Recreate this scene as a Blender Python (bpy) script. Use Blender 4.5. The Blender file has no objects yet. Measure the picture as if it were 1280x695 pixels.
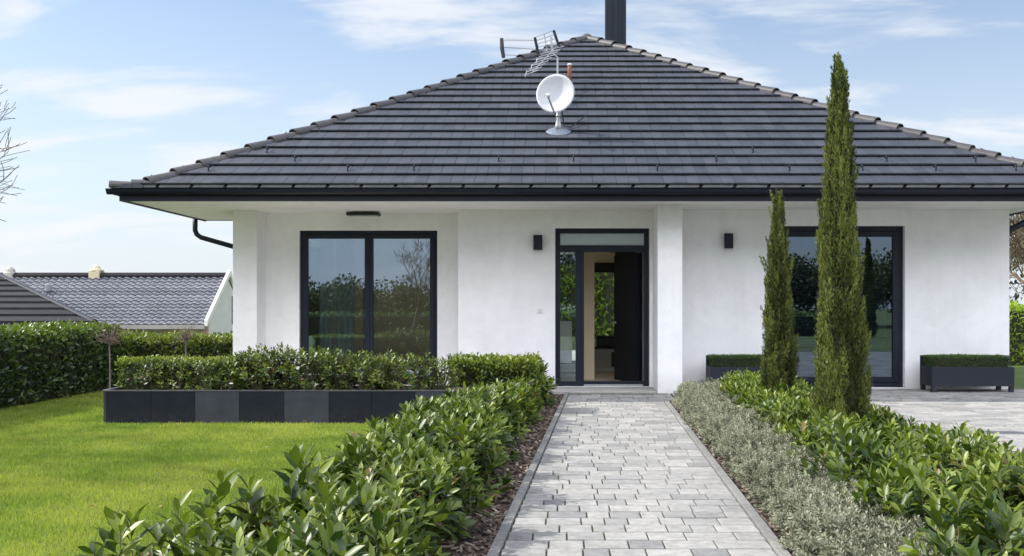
import bpy, math, random
import numpy as np
from mathutils import Vector

rng = np.random.default_rng(7)
random.seed(7)
SC = bpy.context.scene
COL = SC.collection
R = math.radians

# ------------------------------------------------------------------ camera
CAM_H = 1.31
cam = bpy.data.cameras.new('camera')
cam.sensor_width = 36.0
cam.sensor_fit = 'HORIZONTAL'
cam.lens = 1200 / 1280 * 36
cam.shift_x = (640 - 700) / 1280
cam.shift_y = (383 - 347.5) / 1280
cam.clip_start = 0.05
cam.clip_end = 2000
camo = bpy.data.objects.new('camera', cam)
COL.objects.link(camo)
camo.location = (0, 0, CAM_H)
camo.rotation_euler = (R(90), 0, 0)
SC.camera = camo

# ------------------------------------------------------------------ light, sky, exposure
SUN = Vector((-1.15, 0.17, 1.0)).normalized()
EL = math.asin(SUN.z)
ROT = math.atan2(SUN.x, SUN.y)
SUN_STRENGTH = 4.8
SKY_STRENGTH = 0.12
SC.view_settings.view_transform = 'Standard'
SC.view_settings.look = 'None'
SC.view_settings.gamma = 1
SC.view_settings.use_curve_mapping = False
SC.view_settings.exposure = 0.55

world = bpy.data.worlds.new('World')
SC.world = world
world.use_nodes = True
wn, wl = world.node_tree.nodes, world.node_tree.links
wn.clear()
w_out = wn.new('ShaderNodeOutputWorld')
w_bg = wn.new('ShaderNodeBackground')
w_bg.inputs[1].default_value = SKY_STRENGTH
w_sky = wn.new('ShaderNodeTexSky')
w_sky.sky_type = 'NISHITA'
w_sky.sun_disc = False
w_sky.sun_elevation = EL
w_sky.sun_rotation = ROT
w_sky.altitude = 200
w_sky.air_density = 1.0
w_sky.dust_density = 0.6
w_sky.ozone_density = 1.4
w_tc = wn.new('ShaderNodeTexCoord')
w_sep = wn.new('ShaderNodeSeparateXYZ')
wl.new(w_tc.outputs['Generated'], w_sep.inputs[0])


def wmath(op, a, b=None, c=None, clamp=False):
    n = wn.new('ShaderNodeMath')
    n.operation = op
    n.use_clamp = clamp
    for i, v in enumerate((a, b, c)):
        if v is None:
            continue
        if isinstance(v, (int, float)):
            n.inputs[i].default_value = v
        else:
            wl.new(v, n.inputs[i])
    return n.outputs[0]


zz = wmath('ADD', wmath('MAXIMUM', w_sep.outputs[2], 0.0), 0.22)
cx = wmath('DIVIDE', w_sep.outputs[0], zz)
cy = wmath('DIVIDE', w_sep.outputs[1], zz)
w_comb = wn.new('ShaderNodeCombineXYZ')
wl.new(wmath('MULTIPLY', cx, 1.0), w_comb.inputs[0])
wl.new(wmath('MULTIPLY', cy, 2.2), w_comb.inputs[1])
w_no = wn.new('ShaderNodeTexNoise')
w_no.inputs['Scale'].default_value = 1.7
w_no.inputs['Detail'].default_value = 9
w_no.inputs['Roughness'].default_value = 0.56
w_no.inputs['Distortion'].default_value = 0.35
wl.new(w_comb.outputs[0], w_no.inputs['Vector'])
w_ramp = wn.new('ShaderNodeMapRange')
w_ramp.interpolation_type = 'SMOOTHSTEP'
w_ramp.inputs['From Min'].default_value = 0.46
w_ramp.inputs['From Max'].default_value = 0.66
wl.new(w_no.outputs['Fac'], w_ramp.inputs['Value'])
# thin haze whitens the sky towards the horizon
w_hz = wn.new('ShaderNodeMapRange')
w_hz.inputs['From Min'].default_value = 0.0
w_hz.inputs['From Max'].default_value = 0.34
w_hz.inputs['To Min'].default_value = 0.95
w_hz.inputs['To Max'].default_value = 0.06
wl.new(w_sep.outputs[2], w_hz.inputs['Value'])
w_haze = wn.new('ShaderNodeMix')
w_haze.data_type = 'RGBA'
wl.new(w_hz.outputs[0], w_haze.inputs['Factor'])
wl.new(w_sky.outputs[0], w_haze.inputs['A'])
w_haze.inputs['B'].default_value = (4.45, 4.85, 5.35, 1)
w_mix = wn.new('ShaderNodeMix')
w_mix.data_type = 'RGBA'
wl.new(wmath('MULTIPLY', w_ramp.outputs[0], 0.85), w_mix.inputs['Factor'])
wl.new(w_haze.outputs['Result'], w_mix.inputs['A'])
w_mix.inputs['B'].default_value = (5.35, 5.5, 5.75, 1)
# added bright cloud bank, unseen behind the camera, to lift the shaded facade
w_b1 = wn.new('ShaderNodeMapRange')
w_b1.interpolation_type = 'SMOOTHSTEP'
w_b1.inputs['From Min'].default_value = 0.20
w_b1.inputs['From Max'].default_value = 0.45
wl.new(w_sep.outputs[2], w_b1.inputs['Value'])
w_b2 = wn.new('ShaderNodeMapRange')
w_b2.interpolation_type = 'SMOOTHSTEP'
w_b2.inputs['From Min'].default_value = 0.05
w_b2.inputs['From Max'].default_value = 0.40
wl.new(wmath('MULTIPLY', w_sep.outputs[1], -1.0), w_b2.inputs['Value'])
w_fill_bank = wmath('MULTIPLY', wmath('MULTIPLY', w_b1.outputs[0], w_b2.outputs[0]), wmath('ADD', wmath('MULTIPLY', w_no.outputs['Fac'], 0.8), 0.45), None, True)
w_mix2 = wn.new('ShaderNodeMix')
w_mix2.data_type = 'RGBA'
wl.new(w_fill_bank, w_mix2.inputs['Factor'])
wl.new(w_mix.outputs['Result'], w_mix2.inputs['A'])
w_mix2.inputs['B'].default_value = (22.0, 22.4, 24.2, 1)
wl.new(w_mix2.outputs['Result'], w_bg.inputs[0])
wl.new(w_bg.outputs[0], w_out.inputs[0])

sun = bpy.data.lights.new('sun', 'SUN')
sun.energy = SUN_STRENGTH
sun.angle = R(0.5)
sun.color = (1.0, 0.95, 0.87)
suno = bpy.data.objects.new('sun', sun)
COL.objects.link(suno)
suno.location = (-20, 10, 30)
suno.rotation_euler = (-SUN).to_track_quat('-Z', 'Y').to_euler()


# ------------------------------------------------------------------ materials
def new_mat(name):
    m = bpy.data.materials.new(name)
    m.use_nodes = True
    nt = m.node_tree
    b = nt.nodes['Principled BSDF']
    return m, nt, b


def node(nt, t, **kw):
    n = nt.nodes.new(t)
    for k, v in kw.items():
        setattr(n, k, v)
    return n


def noise(nt, scale, detail=4, rough=0.55, vec=None):
    n = node(nt, 'ShaderNodeTexNoise')
    n.inputs['Scale'].default_value = scale
    n.inputs['Detail'].default_value = detail
    n.inputs['Roughness'].default_value = rough
    if vec is not None:
        nt.links.new(vec, n.inputs['Vector'])
    return n


def objcoord(nt, sx=1, sy=1, sz=1):
    tc = node(nt, 'ShaderNodeTexCoord')
    mp = node(nt, 'ShaderNodeMapping')
    mp.inputs['Scale'].default_value = (sx, sy, sz)
    nt.links.new(tc.outputs['Object'], mp.inputs[0])
    return mp.outputs[0]


def ramp(nt, fac, stops):
    r = node(nt, 'ShaderNodeValToRGB')
    e = r.color_ramp.elements
    while len(e) < len(stops):
        e.new(0.5)
    for i, (p, c) in enumerate(stops):
        e[i].position = p
        e[i].color = (c[0], c[1], c[2], 1)
    nt.links.new(fac, r.inputs[0])
    return r.outputs[0]


def mixc(nt, fac, a, b, mode='MIX'):
    n = node(nt, 'ShaderNodeMix', data_type='RGBA', blend_type=mode)
    for key, v in (('Factor', fac), ('A', a), ('B', b)):
        if isinstance(v, (int, float)):
            n.inputs[key].default_value = v
        elif isinstance(v, tuple):
            n.inputs[key].default_value = (v[0], v[1], v[2], 1)
        else:
            nt.links.new(v, n.inputs[key])
    return n.outputs['Result']


def bump(nt, b, height, strength, dist=0.01):
    n = node(nt, 'ShaderNodeBump')
    n.inputs['Strength'].default_value = strength
    n.inputs['Distance'].default_value = dist
    nt.links.new(height, n.inputs['Height'])
    nt.links.new(n.outputs[0], b.inputs['Normal'])


def simple(name, c, rough=0.5, metal=0.0, var=0.12, scale=6.0, bmp=0.0, bscale=80, spec=0.5):
    m, nt, b = new_mat(name)
    v = objcoord(nt)
    n = noise(nt, scale, 5, 0.6, v)
    lo = tuple(max(0, x * (1 - var)) for x in c)
    hi = tuple(min(1, x * (1 + var)) for x in c)
    nt.links.new(ramp(nt, n.outputs['Fac'], [(0.3, lo), (0.7, hi)]), b.inputs['Base Color'])
    b.inputs['Roughness'].default_value = rough
    b.inputs['Metallic'].default_value = metal
    b.inputs['Specular IOR Level'].default_value = spec
    if bmp:
        n2 = noise(nt, bscale, 4, 0.6, v)
        bump(nt, b, n2.outputs['Fac'], bmp)
    return m


def stucco(name, c):
    m, nt, b = new_mat(name)
    v = objcoord(nt)
    n = noise(nt, 0.95, 8, 0.68, v)
    n2 = noise(nt, 9.0, 6, 0.7, v)
    c1 = ramp(nt, n.outputs['Fac'], [(0.3, tuple(x * 0.85 for x in c)), (0.6, c)])
    c2 = ramp(nt, n2.outputs['Fac'], [(0.22, (0.93, 0.93, 0.92)), (0.5, (1, 1, 1))])
    nt.links.new(mixc(nt, 1.0, c1, c2, 'MULTIPLY'), b.inputs['Base Color'])
    b.inputs['Roughness'].default_value = 0.9
    n3 = noise(nt, 140, 5, 0.7, v)
    # splash dirt along the foot of the wall, faint vertical run marks
    geo = node(nt, 'ShaderNodeNewGeometry')
    sp = node(nt, 'ShaderNodeSeparateXYZ')
    nt.links.new(geo.outputs['Position'], sp.inputs[0])
    mr = node(nt, 'ShaderNodeMapRange')
    mr.inputs['From Min'].default_value = 0.02
    mr.inputs['From Max'].default_value = 0.38
    mr.inputs['To Min'].default_value = 0.75
    mr.inputs['To Max'].default_value = 0.0
    nt.links.new(sp.outputs[2], mr.inputs['Value'])
    ns = noise(nt, 7, 6, .7, v)
    mu = node(nt, 'ShaderNodeMath', operation='MULTIPLY')
    nt.links.new(mr.outputs[0], mu.inputs[0])
    nt.links.new(ns.outputs['Fac'], mu.inputs[1])
    streak = noise(nt, 1.0, 5, .65, objcoord(nt, 7, 7, .35))
    sr = ramp(nt, streak.outputs['Fac'], [(.30, (.965, .965, .955)), (.5, (1, 1, 1))])
    base_c = mixc(nt, 1.0, mixc(nt, 1.0, c1, c2, 'MULTIPLY'), sr, 'MULTIPLY')
    nt.links.new(mixc(nt, mu.outputs[0], base_c, (.42, .40, .36)), b.inputs['Base Color'])
    bump(nt, b, n3.outputs['Fac'], 0.35, 0.006)
    return m


def island_mat(name, stops, rough=0.8, mottle=25, amt=0.25, bmp=0.3, bscale=120, spec=0.5):
    """Colour varies from piece to piece (each tile, each paver), with fine mottling on top."""
    m, nt, b = new_mat(name)
    g = node(nt, 'ShaderNodeNewGeometry')
    c1 = ramp(nt, g.outputs['Random Per Island'], stops)
    v = objcoord(nt)
    n = noise(nt, mottle, 6, 0.7, v)
    k = 1 - amt
    c2 = ramp(nt, n.outputs['Fac'], [(0.3, (k, k, k)), (0.7, (1 + amt * .3,) * 3)])
    nb = noise(nt, 1.1, 5, 0.6, v)
    c3 = ramp(nt, nb.outputs['Fac'], [(0.3, (.86, .86, .86)), (0.7, (1.06, 1.06, 1.06))])
    col = mixc(nt, 1.0, mixc(nt, 1.0, c1, c2, 'MULTIPLY'), c3, 'MULTIPLY')
    nt.links.new(col, b.inputs['Base Color'])
    b.inputs['Roughness'].default_value = rough
    b.inputs['Specular IOR Level'].default_value = spec
    n3 = noise(nt, bscale, 4, 0.7, v)
    bump(nt, b, n3.outputs['Fac'], bmp, 0.004)
    return m


def leaf_mat(name, dark, mid, light, rough=0.42, transl=0.3, tcol=None, spec=0.5, brown=0.0):
    """Leaf: colour by the leaf's own tint value and a random per leaf, some light passes through."""
    m, nt, b = new_mat(name)
    at = node(nt, 'ShaderNodeAttribute', attribute_name='tint')
    g = node(nt, 'ShaderNodeNewGeometry')
    oi = node(nt, 'ShaderNodeObjectInfo')
    s = node(nt, 'ShaderNodeMath', operation='MULTIPLY_ADD')
    nt.links.new(g.outputs['Random Per Island'], s.inputs[0])
    s.inputs[1].default_value = 0.45
    nt.links.new(at.outputs['Fac'], s.inputs[2])
    s2 = node(nt, 'ShaderNodeMath', operation='MULTIPLY_ADD')
    nt.links.new(oi.outputs['Random'], s2.inputs[0])
    s2.inputs[1].default_value = 0.16
    nt.links.new(s.outputs[0], s2.inputs[2])
    col = ramp(nt, s2.outputs[0], [(0.12, dark), (0.5, mid), (1.0, light)])
    if brown:
        gtb = node(nt, 'ShaderNodeMath', operation='GREATER_THAN')
        nt.links.new(g.outputs['Random Per Island'], gtb.inputs[0])
        gtb.inputs[1].default_value = 1 - brown
        col = mixc(nt, gtb.outputs[0], col, (.16, .10, .04))
    nt.links.new(col, b.inputs['Base Color'])
    b.inputs['Roughness'].default_value = rough
    b.inputs['Specular IOR Level'].default_value = spec
    t = node(nt, 'ShaderNodeBsdfTranslucent')
    tc = mixc(nt, 1.0, col, tcol or (1.5, 1.7, 0.7), 'MULTIPLY')
    nt.links.new(tc, t.inputs['Color'])
    mx = node(nt, 'ShaderNodeMixShader')
    mx.inputs[0].default_value = transl
    nt.links.new(b.outputs[0], mx.inputs[1])
    nt.links.new(t.outputs[0], mx.inputs[2])
    out = nt.nodes['Material Output']
    nt.links.new(mx.outputs[0], out.inputs[0])
    return m


def glass_mat(name, tint=(0.75, 0.8, 0.78), refl=0.24, rough=0.0):
    m, nt, b = new_mat(name)
    nt.nodes.remove(b)
    tr = node(nt, 'ShaderNodeBsdfTransparent')
    tr.inputs[0].default_value = (*tint, 1)
    gl = node(nt, 'ShaderNodeBsdfGlossy')
    gl.inputs['Roughness'].default_value = rough
    gl.inputs['Color'].default_value = (0.62, 0.74, 0.92, 1)
    lw = node(nt, 'ShaderNodeFresnel')
    lw.inputs[0].default_value = 1.5
    a = node(nt, 'ShaderNodeMath', operation='ADD', use_clamp=True)
    nt.links.new(lw.outputs[0], a.inputs[0])
    a.inputs[1].default_value = refl
    mx = node(nt, 'ShaderNodeMixShader')
    nt.links.new(a.outputs[0], mx.inputs[0])
    nt.links.new(tr.outputs[0], mx.inputs[1])
    nt.links.new(gl.outputs[0], mx.inputs[2])
    nt.links.new(mx.outputs[0], nt.nodes['Material Output'].inputs[0])
    return m


M = {}
M['stucco'] = stucco('white_render', (0.84, 0.835, 0.84))
M['soffit'] = simple('soffit_paint', (0.78, 0.76, 0.74), 0.8, var=0.05, scale=3)
M['anthracite'] = simple('anthracite_metal', (0.0075, 0.0115, 0.021), 0.42, 0.0, 0.15, 5, spec=.28)
M['anthracite_matt'] = simple('anthracite_matt', (0.010, 0.015, 0.026), 0.6, 0.0, 0.15, 3, spec=.25)
M['door_dark'] = simple('dark_door_paint', (0.004, 0.005, 0.010), 0.5, 0, 0.1, 4, spec=.1)
M['tile'] = island_mat('concrete_roof_tile', [(0, (.043, .048, .062)), (.5, (.049, .055, .069)), (1, (.058, .063, .077))], 0.48, 5, .25, .3, 90, .5)
M['hip'] = island_mat('hip_tile', [(0, (.052, .052, .056)), (1, (.080, .078, .080))], 0.6, 12, .3, .3, 90)
M['paver'] = island_mat('concrete_paver', [(0, (.205, .205, .205)), (.15, (.25, .249, .243)), (.6, (.30, .296, .284)), (1, (.345, .338, .323))], 0.88, 18, .34, .5, 160, .3)
M['kerb'] = island_mat('concrete_edging', [(0, (.20, .197, .19)), (1, (.27, .267, .255))], 0.9, 20, .35, .5, 160, .3)
M['slab'] = island_mat('door_step_stone', [(0, (.36, .35, .33)), (1, (.40, .39, .37))], 0.85, 22, .3, .3, 120, .3)
M['joint'] = simple('sand_and_moss_joint', (0.07, 0.078, 0.038), 0.95, 0, .55, 5)
M['soil'] = simple('dark_soil', (0.055, 0.037, 0.027), 0.95, 0, .5, 14, .8, 60)
M['mulch'] = island_mat('bark_mulch', [(0, (.045, .032, .025)), (.45, (.13, .093, .073)), (.75, (.23, .175, .14)), (1, (.42, .35, .29))], 0.9, 60, .4, .4)
M['lawn'] = simple('turf_ground', (0.09, 0.135, 0.02), 0.95, 0, .3, 2.2, .5, 120)
M['ground'] = simple('rough_grass_ground', (0.075, 0.11, 0.025), 0.95, 0, .4, .6, .5, 20)
M['grass'] = leaf_mat('grass_blade', (.075, .135, .018), (.168, .240, .034), (.33, .355, .08), .55, .40, (1.3, 1.4, .7), .3)
M['laurel'] = leaf_mat('glossy_leaf', (.008, .020, .005), (.035, .064, .009), (.17, .215, .030), .43, .20, None, .42, .012)
M['laurel_bright'] = leaf_mat('bright_glossy_leaf', (.009, .024, .005), (.046, .080, .010), (.19, .235, .032), .44, .22, None, .38, .012)
M['hedge'] = leaf_mat('hedge_leaf', (.010, .025, .009), (.034, .066, .014), (.12, .165, .03), .4, .24)
M['box'] = leaf_mat('box_leaf', (.012, .032, .008), (.03, .066, .012), (.075, .125, .02), .5, .22)
M['cypress'] = leaf_mat('cypress_scale', (.009, .017, .005), (.050, .070, .017), (.175, .20, .052), .6, .18, None, .3)
M['grey_leaf'] = leaf_mat('grey_sage_leaf', (.062, .071, .050), (.155, .168, .118), (.34, .345, .255), .7, .22, (1.1, 1.15, .85), .3)
M['wood_leaf'] = leaf_mat('woodland_leaf', (.02, .032, .011), (.045, .06, .018), (.09, .10, .03), .6, .2)
M['garden_leaf'] = leaf_mat('garden_leaf', (.06, .11, .015), (.19, .28, .03), (.42, .48, .09), .45, .5)
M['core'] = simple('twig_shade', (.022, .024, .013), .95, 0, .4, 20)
M['bark'] = simple('grey_bark', (.115, .095, .078), .9, 0, .35, 14, .6, 50)
M['twig'] = simple('brown_twig', (.15, .105, .085), .9, 0, .3, 14)
M['bark_lit'] = simple('sunlit_bark', (.14, .11, .07), .9, 0, .35, 14, .6, 50)  # lighter copy of the bark, sunlight put into its colour
M['grey_stem'] = simple('grey_stem', (.24, .23, .17), .85, 0, .3, 20)
M['stem'] = simple('green_brown_stem', (.09, .085, .04), .8, 0, .3, 20)
M['glass'] = glass_mat('window_glass', (.72, .77, .76), .25)
M['glass_dark'] = glass_mat('tinted_blind_glass', (.5, .55, .57), .13)
M['glass_side'] = glass_mat('sidelight_glass', (.88, .92, .9), .10)
M['glass_clear'] = glass_mat('clear_glass', (.92, .94, .93), .04)
M['frost'] = simple('frosted_glass', (.42, .47, .49), .25, 0, .05, 3)
M['panel_dark'] = simple('dark_slate_panel', (.0075, .0105, .0175), .55, 0, .25, 7, .15, 90, .22)
M['panel_grey'] = simple('grey_slate_panel', (.032, .036, .047), .6, 0, .22, 6, .2, 120, .3)
M['rim'] = simple('slate_rim', (.06, .06, .062), .55, 0, .25, 10)
M['pot'] = simple('anthracite_planter_metal', (.016, .020, .029), .6, 0, .1, 5, spec=.25)
M['dish'] = simple('white_dish_paint', (.40, .41, .44), .5, 0, .05, 8)
M['alu'] = simple('aluminium', (.36, .37, .39), .42, .5, .1, 20)
M['flash'] = simple('grey_lead_flashing', (.17, .20, .25), .5, .2, .25, 20)
M['comb'] = simple('grey_eaves_filler', (.13, .135, .145), .6, 0, .2, 10)
M['bounce_sheet'] = simple('pale_bounce_sheet', (.50, .48, .445), .95, 0, .35, 45, .6, 90)  # pale tone of the ground sheets added to bounce light
M['black'] = simple('black_plastic', (.012, .012, .013), .5, 0, .2, 20)
M['terracotta'] = simple('terracotta', (.26, .09, .05), .8, 0, .3, 30)
M['int_wall'] = simple('beige_interior_wall', (.88, .74, .53), .85, 0, .04, 3)
M['int_white'] = simple('interior_white', (.7, .7, .66), .8, 0, .04, 3)
M['int_floor'] = simple('oak_floor', (.68, .57, .42), .45, 0, .2, 5)
M['curtain'] = simple('pale_curtain', (.62, .62, .55), .9, 0, .08, 9)
M['blind'] = simple('grey_blind_slat', (.20, .225, .26), .5, 0, .1, 9)
M['cabinet'] = simple('grey_cabinet', (.34, .33, .31), .5, 0, .08, 6)
M['nb_wall'] = simple('cream_render', (.55, .49, .33), .9, 0, .1, 2)
M['nb_white'] = simple('pale_render', (.62, .60, .58), .9, 0, .08, 2)
M['nb_brick'] = simple('pink_brick', (.5, .36, .30), .9, 0, .2, 8)
M['nb_tile'] = island_mat('grey_glazed_pantile', [(0, (.20, .21, .235)), (1, (.30, .31, .335))], .26, 6, .3, .3, 20)
M['nb_tile_dark'] = island_mat('brown_grey_tile', [(0, (.022, .022, .026)), (1, (.036, .035, .039))], .75, 6, .3, .3, 20, .15)

def splash(m, top, dirt, amt):
    """dried soil splashes along the foot of a panel"""
    nt = m.node_tree
    b = nt.nodes['Principled BSDF']
    src = b.inputs['Base Color'].links[0].from_socket
    geo = node(nt, 'ShaderNodeNewGeometry')
    sp = node(nt, 'ShaderNodeSeparateXYZ')
    nt.links.new(geo.outputs['Position'], sp.inputs[0])
    mr = node(nt, 'ShaderNodeMapRange')
    mr.inputs['From Min'].default_value = 0.0
    mr.inputs['From Max'].default_value = top
    mr.inputs['To Min'].default_value = amt
    mr.inputs['To Max'].default_value = 0.0
    nt.links.new(sp.outputs[2], mr.inputs['Value'])
    ns = noise(nt, 22, 6, .75, geo.outputs['Position'])
    rr_ = ramp(nt, ns.outputs['Fac'], [(.4, (0, 0, 0)), (.65, (1, 1, 1))])
    mu = node(nt, 'ShaderNodeMath', operation='MULTIPLY')
    nt.links.new(mr.outputs[0], mu.inputs[0])
    nt.links.new(rr_, mu.inputs[1])
    nt.links.new(mixc(nt, mu.outputs[0], src, dirt), b.inputs['Base Color'])


for k_ in ('panel_dark', 'panel_grey', 'pot'):
    splash(M[k_], .22, (.08, .07, .055), .28)

# ------------------------------------------------------------------ mesh helpers
W = {}          # world offset of every parent


def off(parent):
    return W.get(parent.name, Vector((0, 0, 0))) if parent else Vector((0, 0, 0))


def link_mesh(name, me, mat, parent=None):
    o = bpy.data.objects.new(name, me)
    COL.objects.link(o)
    if mat is not None:
        me.materials.append(mat)
    if parent is not None:
        o.parent = parent
        W[o.name] = off(parent)
    else:
        W[o.name] = Vector((0, 0, 0))
    return o


def tag(o, label=None, cat=None, group=None, kind=None):
    if label:
        o['label'] = label
    if cat:
        o['category'] = cat
    if group:
        o['group'] = group
    if kind:
        o['kind'] = kind
    return o


def thing(name, label, cat, loc=(0, 0, 0), group=None):
    o = bpy.data.objects.new(name, None)
    o.empty_display_size = 0.2
    COL.objects.link(o)
    o.location = loc
    W[o.name] = Vector(loc)
    return tag(o, label, cat, group)


class MB:
    def __init__(self):
        self.v, self.f = [], []

    def add(self, vs, fs):
        k = len(self.v)
        self.v += [tuple(p) for p in vs]
        self.f += [tuple(i + k for i in f) for f in fs]
        return self

    def box(self, x0, x1, y0, y1, z0, z1):
        return self.add([(x0, y0, z0), (x1, y0, z0), (x1, y1, z0), (x0, y1, z0), (x0, y0, z1), (x1, y0, z1), (x1, y1, z1), (x0, y1, z1)],
                        [(0, 3, 2, 1), (4, 5, 6, 7), (0, 1, 5, 4), (1, 2, 6, 5), (2, 3, 7, 6), (3, 0, 4, 7)])

    def cbox(self, x0, x1, y0, y1, z0, z1, c=0.004):
        """box with chamfered top edges"""
        return self.add([(x0, y0, z0), (x1, y0, z0), (x1, y1, z0), (x0, y1, z0),
                         (x0, y0, z1 - c), (x1, y0, z1 - c), (x1, y1, z1 - c), (x0, y1, z1 - c),
                         (x0 + c, y0 + c, z1), (x1 - c, y0 + c, z1), (x1 - c, y1 - c, z1), (x0 + c, y1 - c, z1)],
                        [(8, 9, 10, 11), (4, 5, 9, 8), (5, 6, 10, 9), (6, 7, 11, 10), (7, 4, 8, 11),
                         (0, 1, 5, 4), (1, 2, 6, 5), (2, 3, 7, 6), (3, 0, 4, 7)])

    def prism(self, poly, z0, z1):
        n = len(poly)
        vs = [(x, y, z0) for x, y in poly] + [(x, y, z1) for x, y in poly]
        fs = [tuple(range(n - 1, -1, -1)), tuple(range(n, 2 * n))]
        fs += [(i, (i + 1) % n, n + (i + 1) % n, n + i) for i in range(n)]
        return self.add(vs, fs)

    def tube(self, pts, rad, n=8, cap=True):
        pts = [Vector(p) for p in pts]
        rads = rad if isinstance(rad, (list, tuple)) else [rad] * len(pts)
        vs, fs = [], []
        prev = None
        for i, p in enumerate(pts):
            d = (pts[min(i + 1, len(pts) - 1)] - pts[max(i - 1, 0)]).normalized()
            if prev is None:
                a = d.orthogonal().normalized()
            else:
                a = (prev - d * prev.dot(d)).normalized()
            prev = a
            b = d.cross(a)
            for k in range(n):
                t = 2 * math.pi * k / n
                vs.append(p + (a * math.cos(t) + b * math.sin(t)) * rads[i])
        for i in range(len(pts) - 1):
            for k in range(n):
                k2 = (k + 1) % n
                fs.append((i * n + k, i * n + k2, (i + 1) * n + k2, (i + 1) * n + k))
        if cap:
            fs.append(tuple(range(n - 1, -1, -1)))
            fs.append(tuple(range((len(pts) - 1) * n, len(pts) * n)))
        return self.add(vs, fs)

    def lathe(self, prof, c=(0, 0, 0), n=20):
        vs, fs = [], []
        for r, z in prof:
            for k in range(n):
                t = 2 * math.pi * k / n
                vs.append((c[0] + r * math.cos(t), c[1] + r * math.sin(t), c[2] + z))
        for i in range(len(prof) - 1):
            for k in range(n):
                k2 = (k + 1) % n
                fs.append((i * n + k, i * n + k2, (i + 1) * n + k2, (i + 1) * n + k))
        fs.append(tuple(range(n - 1, -1, -1)))
        fs.append(tuple(range((len(prof) - 1) * n, len(prof) * n)))
        return self.add(vs, fs)

    def build(self, name, mat, parent=None, smooth=False, bevel=0):
        o0 = off(parent)
        me = bpy.data.meshes.new(name)
        me.from_pydata([(x - o0.x, y - o0.y, z - o0.z) for x, y, z in self.v], [], self.f)
        me.update()
        if smooth:
            me.polygons.foreach_set('use_smooth', [True] * len(me.polygons))
        o = link_mesh(name, me, mat, parent)
        if bevel:
            b = o.modifiers.new('bevel', 'BEVEL')
            b.width = bevel
            b.segments = 2
            b.limit_method = 'ANGLE'
        return o


def unit(a):
    return a / np.maximum(np.linalg.norm(a, axis=1, keepdims=True), 1e-9)


# leaf templates: vertices as (along, across, normal) and faces
T_BIG = (np.array([(0, 0, 0), (.33, -.42, .035), (.33, 0, -.015), (.33, .42, .035), (.70, -.40, .0), (.70, 0, -.055), (.70, .40, .0), (1, 0, -.13)]),
         [(0, 2, 1), (0, 3, 2), (1, 2, 5, 4), (2, 3, 6, 5), (4, 5, 7), (5, 6, 7)])
T_SMALL = (np.array([(0, 0, 0), (.5, -.5, .05), (1, 0, -.06), (.5, .5, .05)]), [(0, 2, 1), (0, 3, 2)])
T_QUAD = (np.array([(0, -.25, 0), (0, .25, 0), (.55, .5, .02), (1, 0, 0), (.55, -.5, .02)]), [(0, 1, 2, 3, 4)])
T_BLADE = (np.array([(0, -.5, 0), (0, .5, 0), (1, 0, .12)]), [(0, 1, 2)])


def leaf_mesh(name, P, A, N, L, Wd, tint, tpl):
    tv, tf = tpl
    n, k = len(P), len(tv)
    A = unit(A)
    S = unit(np.cross(N, A))
    N2 = np.cross(A, S)
    L = np.asarray(L).reshape(-1, 1, 1)
    Wd = np.asarray(Wd).reshape(-1, 1, 1)
    V = (P[:, None, :] + A[:, None, :] * tv[None, :, 0:1] * L + S[:, None, :] * tv[None, :, 1:2] * Wd + N2[:, None, :] * tv[None, :, 2:3] * L)
    V = V.reshape(-1, 3).astype(np.float32)
    loops = np.concatenate([np.array(f) for f in tf])
    sizes = np.array([len(f) for f in tf])
    LI = (loops[None, :] + (np.arange(n) * k)[:, None]).reshape(-1).astype(np.int32)
    starts = np.concatenate([[0], np.cumsum(np.tile(sizes, n))[:-1]]).astype(np.int32)
    me = bpy.data.meshes.new(name)
    me.vertices.add(len(V))
    me.vertices.foreach_set('co', V.reshape(-1))
    me.loops.add(len(LI))
    me.loops.foreach_set('vertex_index', LI)
    me.polygons.add(len(starts))
    me.polygons.foreach_set('loop_start', starts)
    me.update(calc_edges=True)
    me.polygons.foreach_set('use_smooth', np.ones(len(starts), dtype=bool))
    at = me.attributes.new('tint', 'FLOAT', 'POINT')
    at.data.foreach_set('value', np.repeat(np.asarray(tint, dtype=np.float32), k))
    me.validate()
    return me


def lump(p, s=1.0, ph=0.0):
    """cheap smooth 3D noise in -1..1"""
    x, y, z = p[:, 0] * s + ph, p[:, 1] * s + ph * 1.7, p[:, 2] * s - ph
    return (np.sin(x * 2.1 + 1.3 * np.sin(y * 1.7)) + np.sin(y * 2.7 + 1.1 * np.sin(z * 2.3 + x)) + np.sin(z * 3.1 + 1.2 * np.sin(x * 1.9))) / 3


def copy_tree(o, parent=None):
    c = o.copy()
    COL.objects.link(c)
    if parent is not None:
        c.parent = parent
    for ch in list(o.children):
        copy_tree(ch, c)
    return c


# ------------------------------------------------------------------ the setting
def sst(a, b, x):
    t = np.clip((x - a) / (b - a), 0, 1)
    return t * t * (3 - 2 * t)


xs = np.concatenate([np.linspace(-400, -40, 10), np.linspace(-36, 36, 49), np.linspace(40, 400, 10)])
ys = np.concatenate([np.linspace(-400, -40, 10), np.linspace(-36, 60, 65), np.linspace(64, 700, 12)])
GX, GY = np.meshgrid(xs, ys)
GZ = -2.2 * sst(22, 34, GY) * sst(-3, -8, GX) - 1.2 * sst(30, 60, GY) * (1 - sst(-3, -8, GX))
gv = np.stack([GX.ravel(), GY.ravel(), GZ.ravel()], 1)
nx = len(xs)
gf = [(j * nx + i, j * nx + i + 1, (j + 1) * nx + i + 1, (j + 1) * nx + i) for j in range(len(ys) - 1) for i in range(nx - 1)]
tag(MB().add(gv, gf).build('ground', M['ground'], smooth=True), kind='structure')


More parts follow.
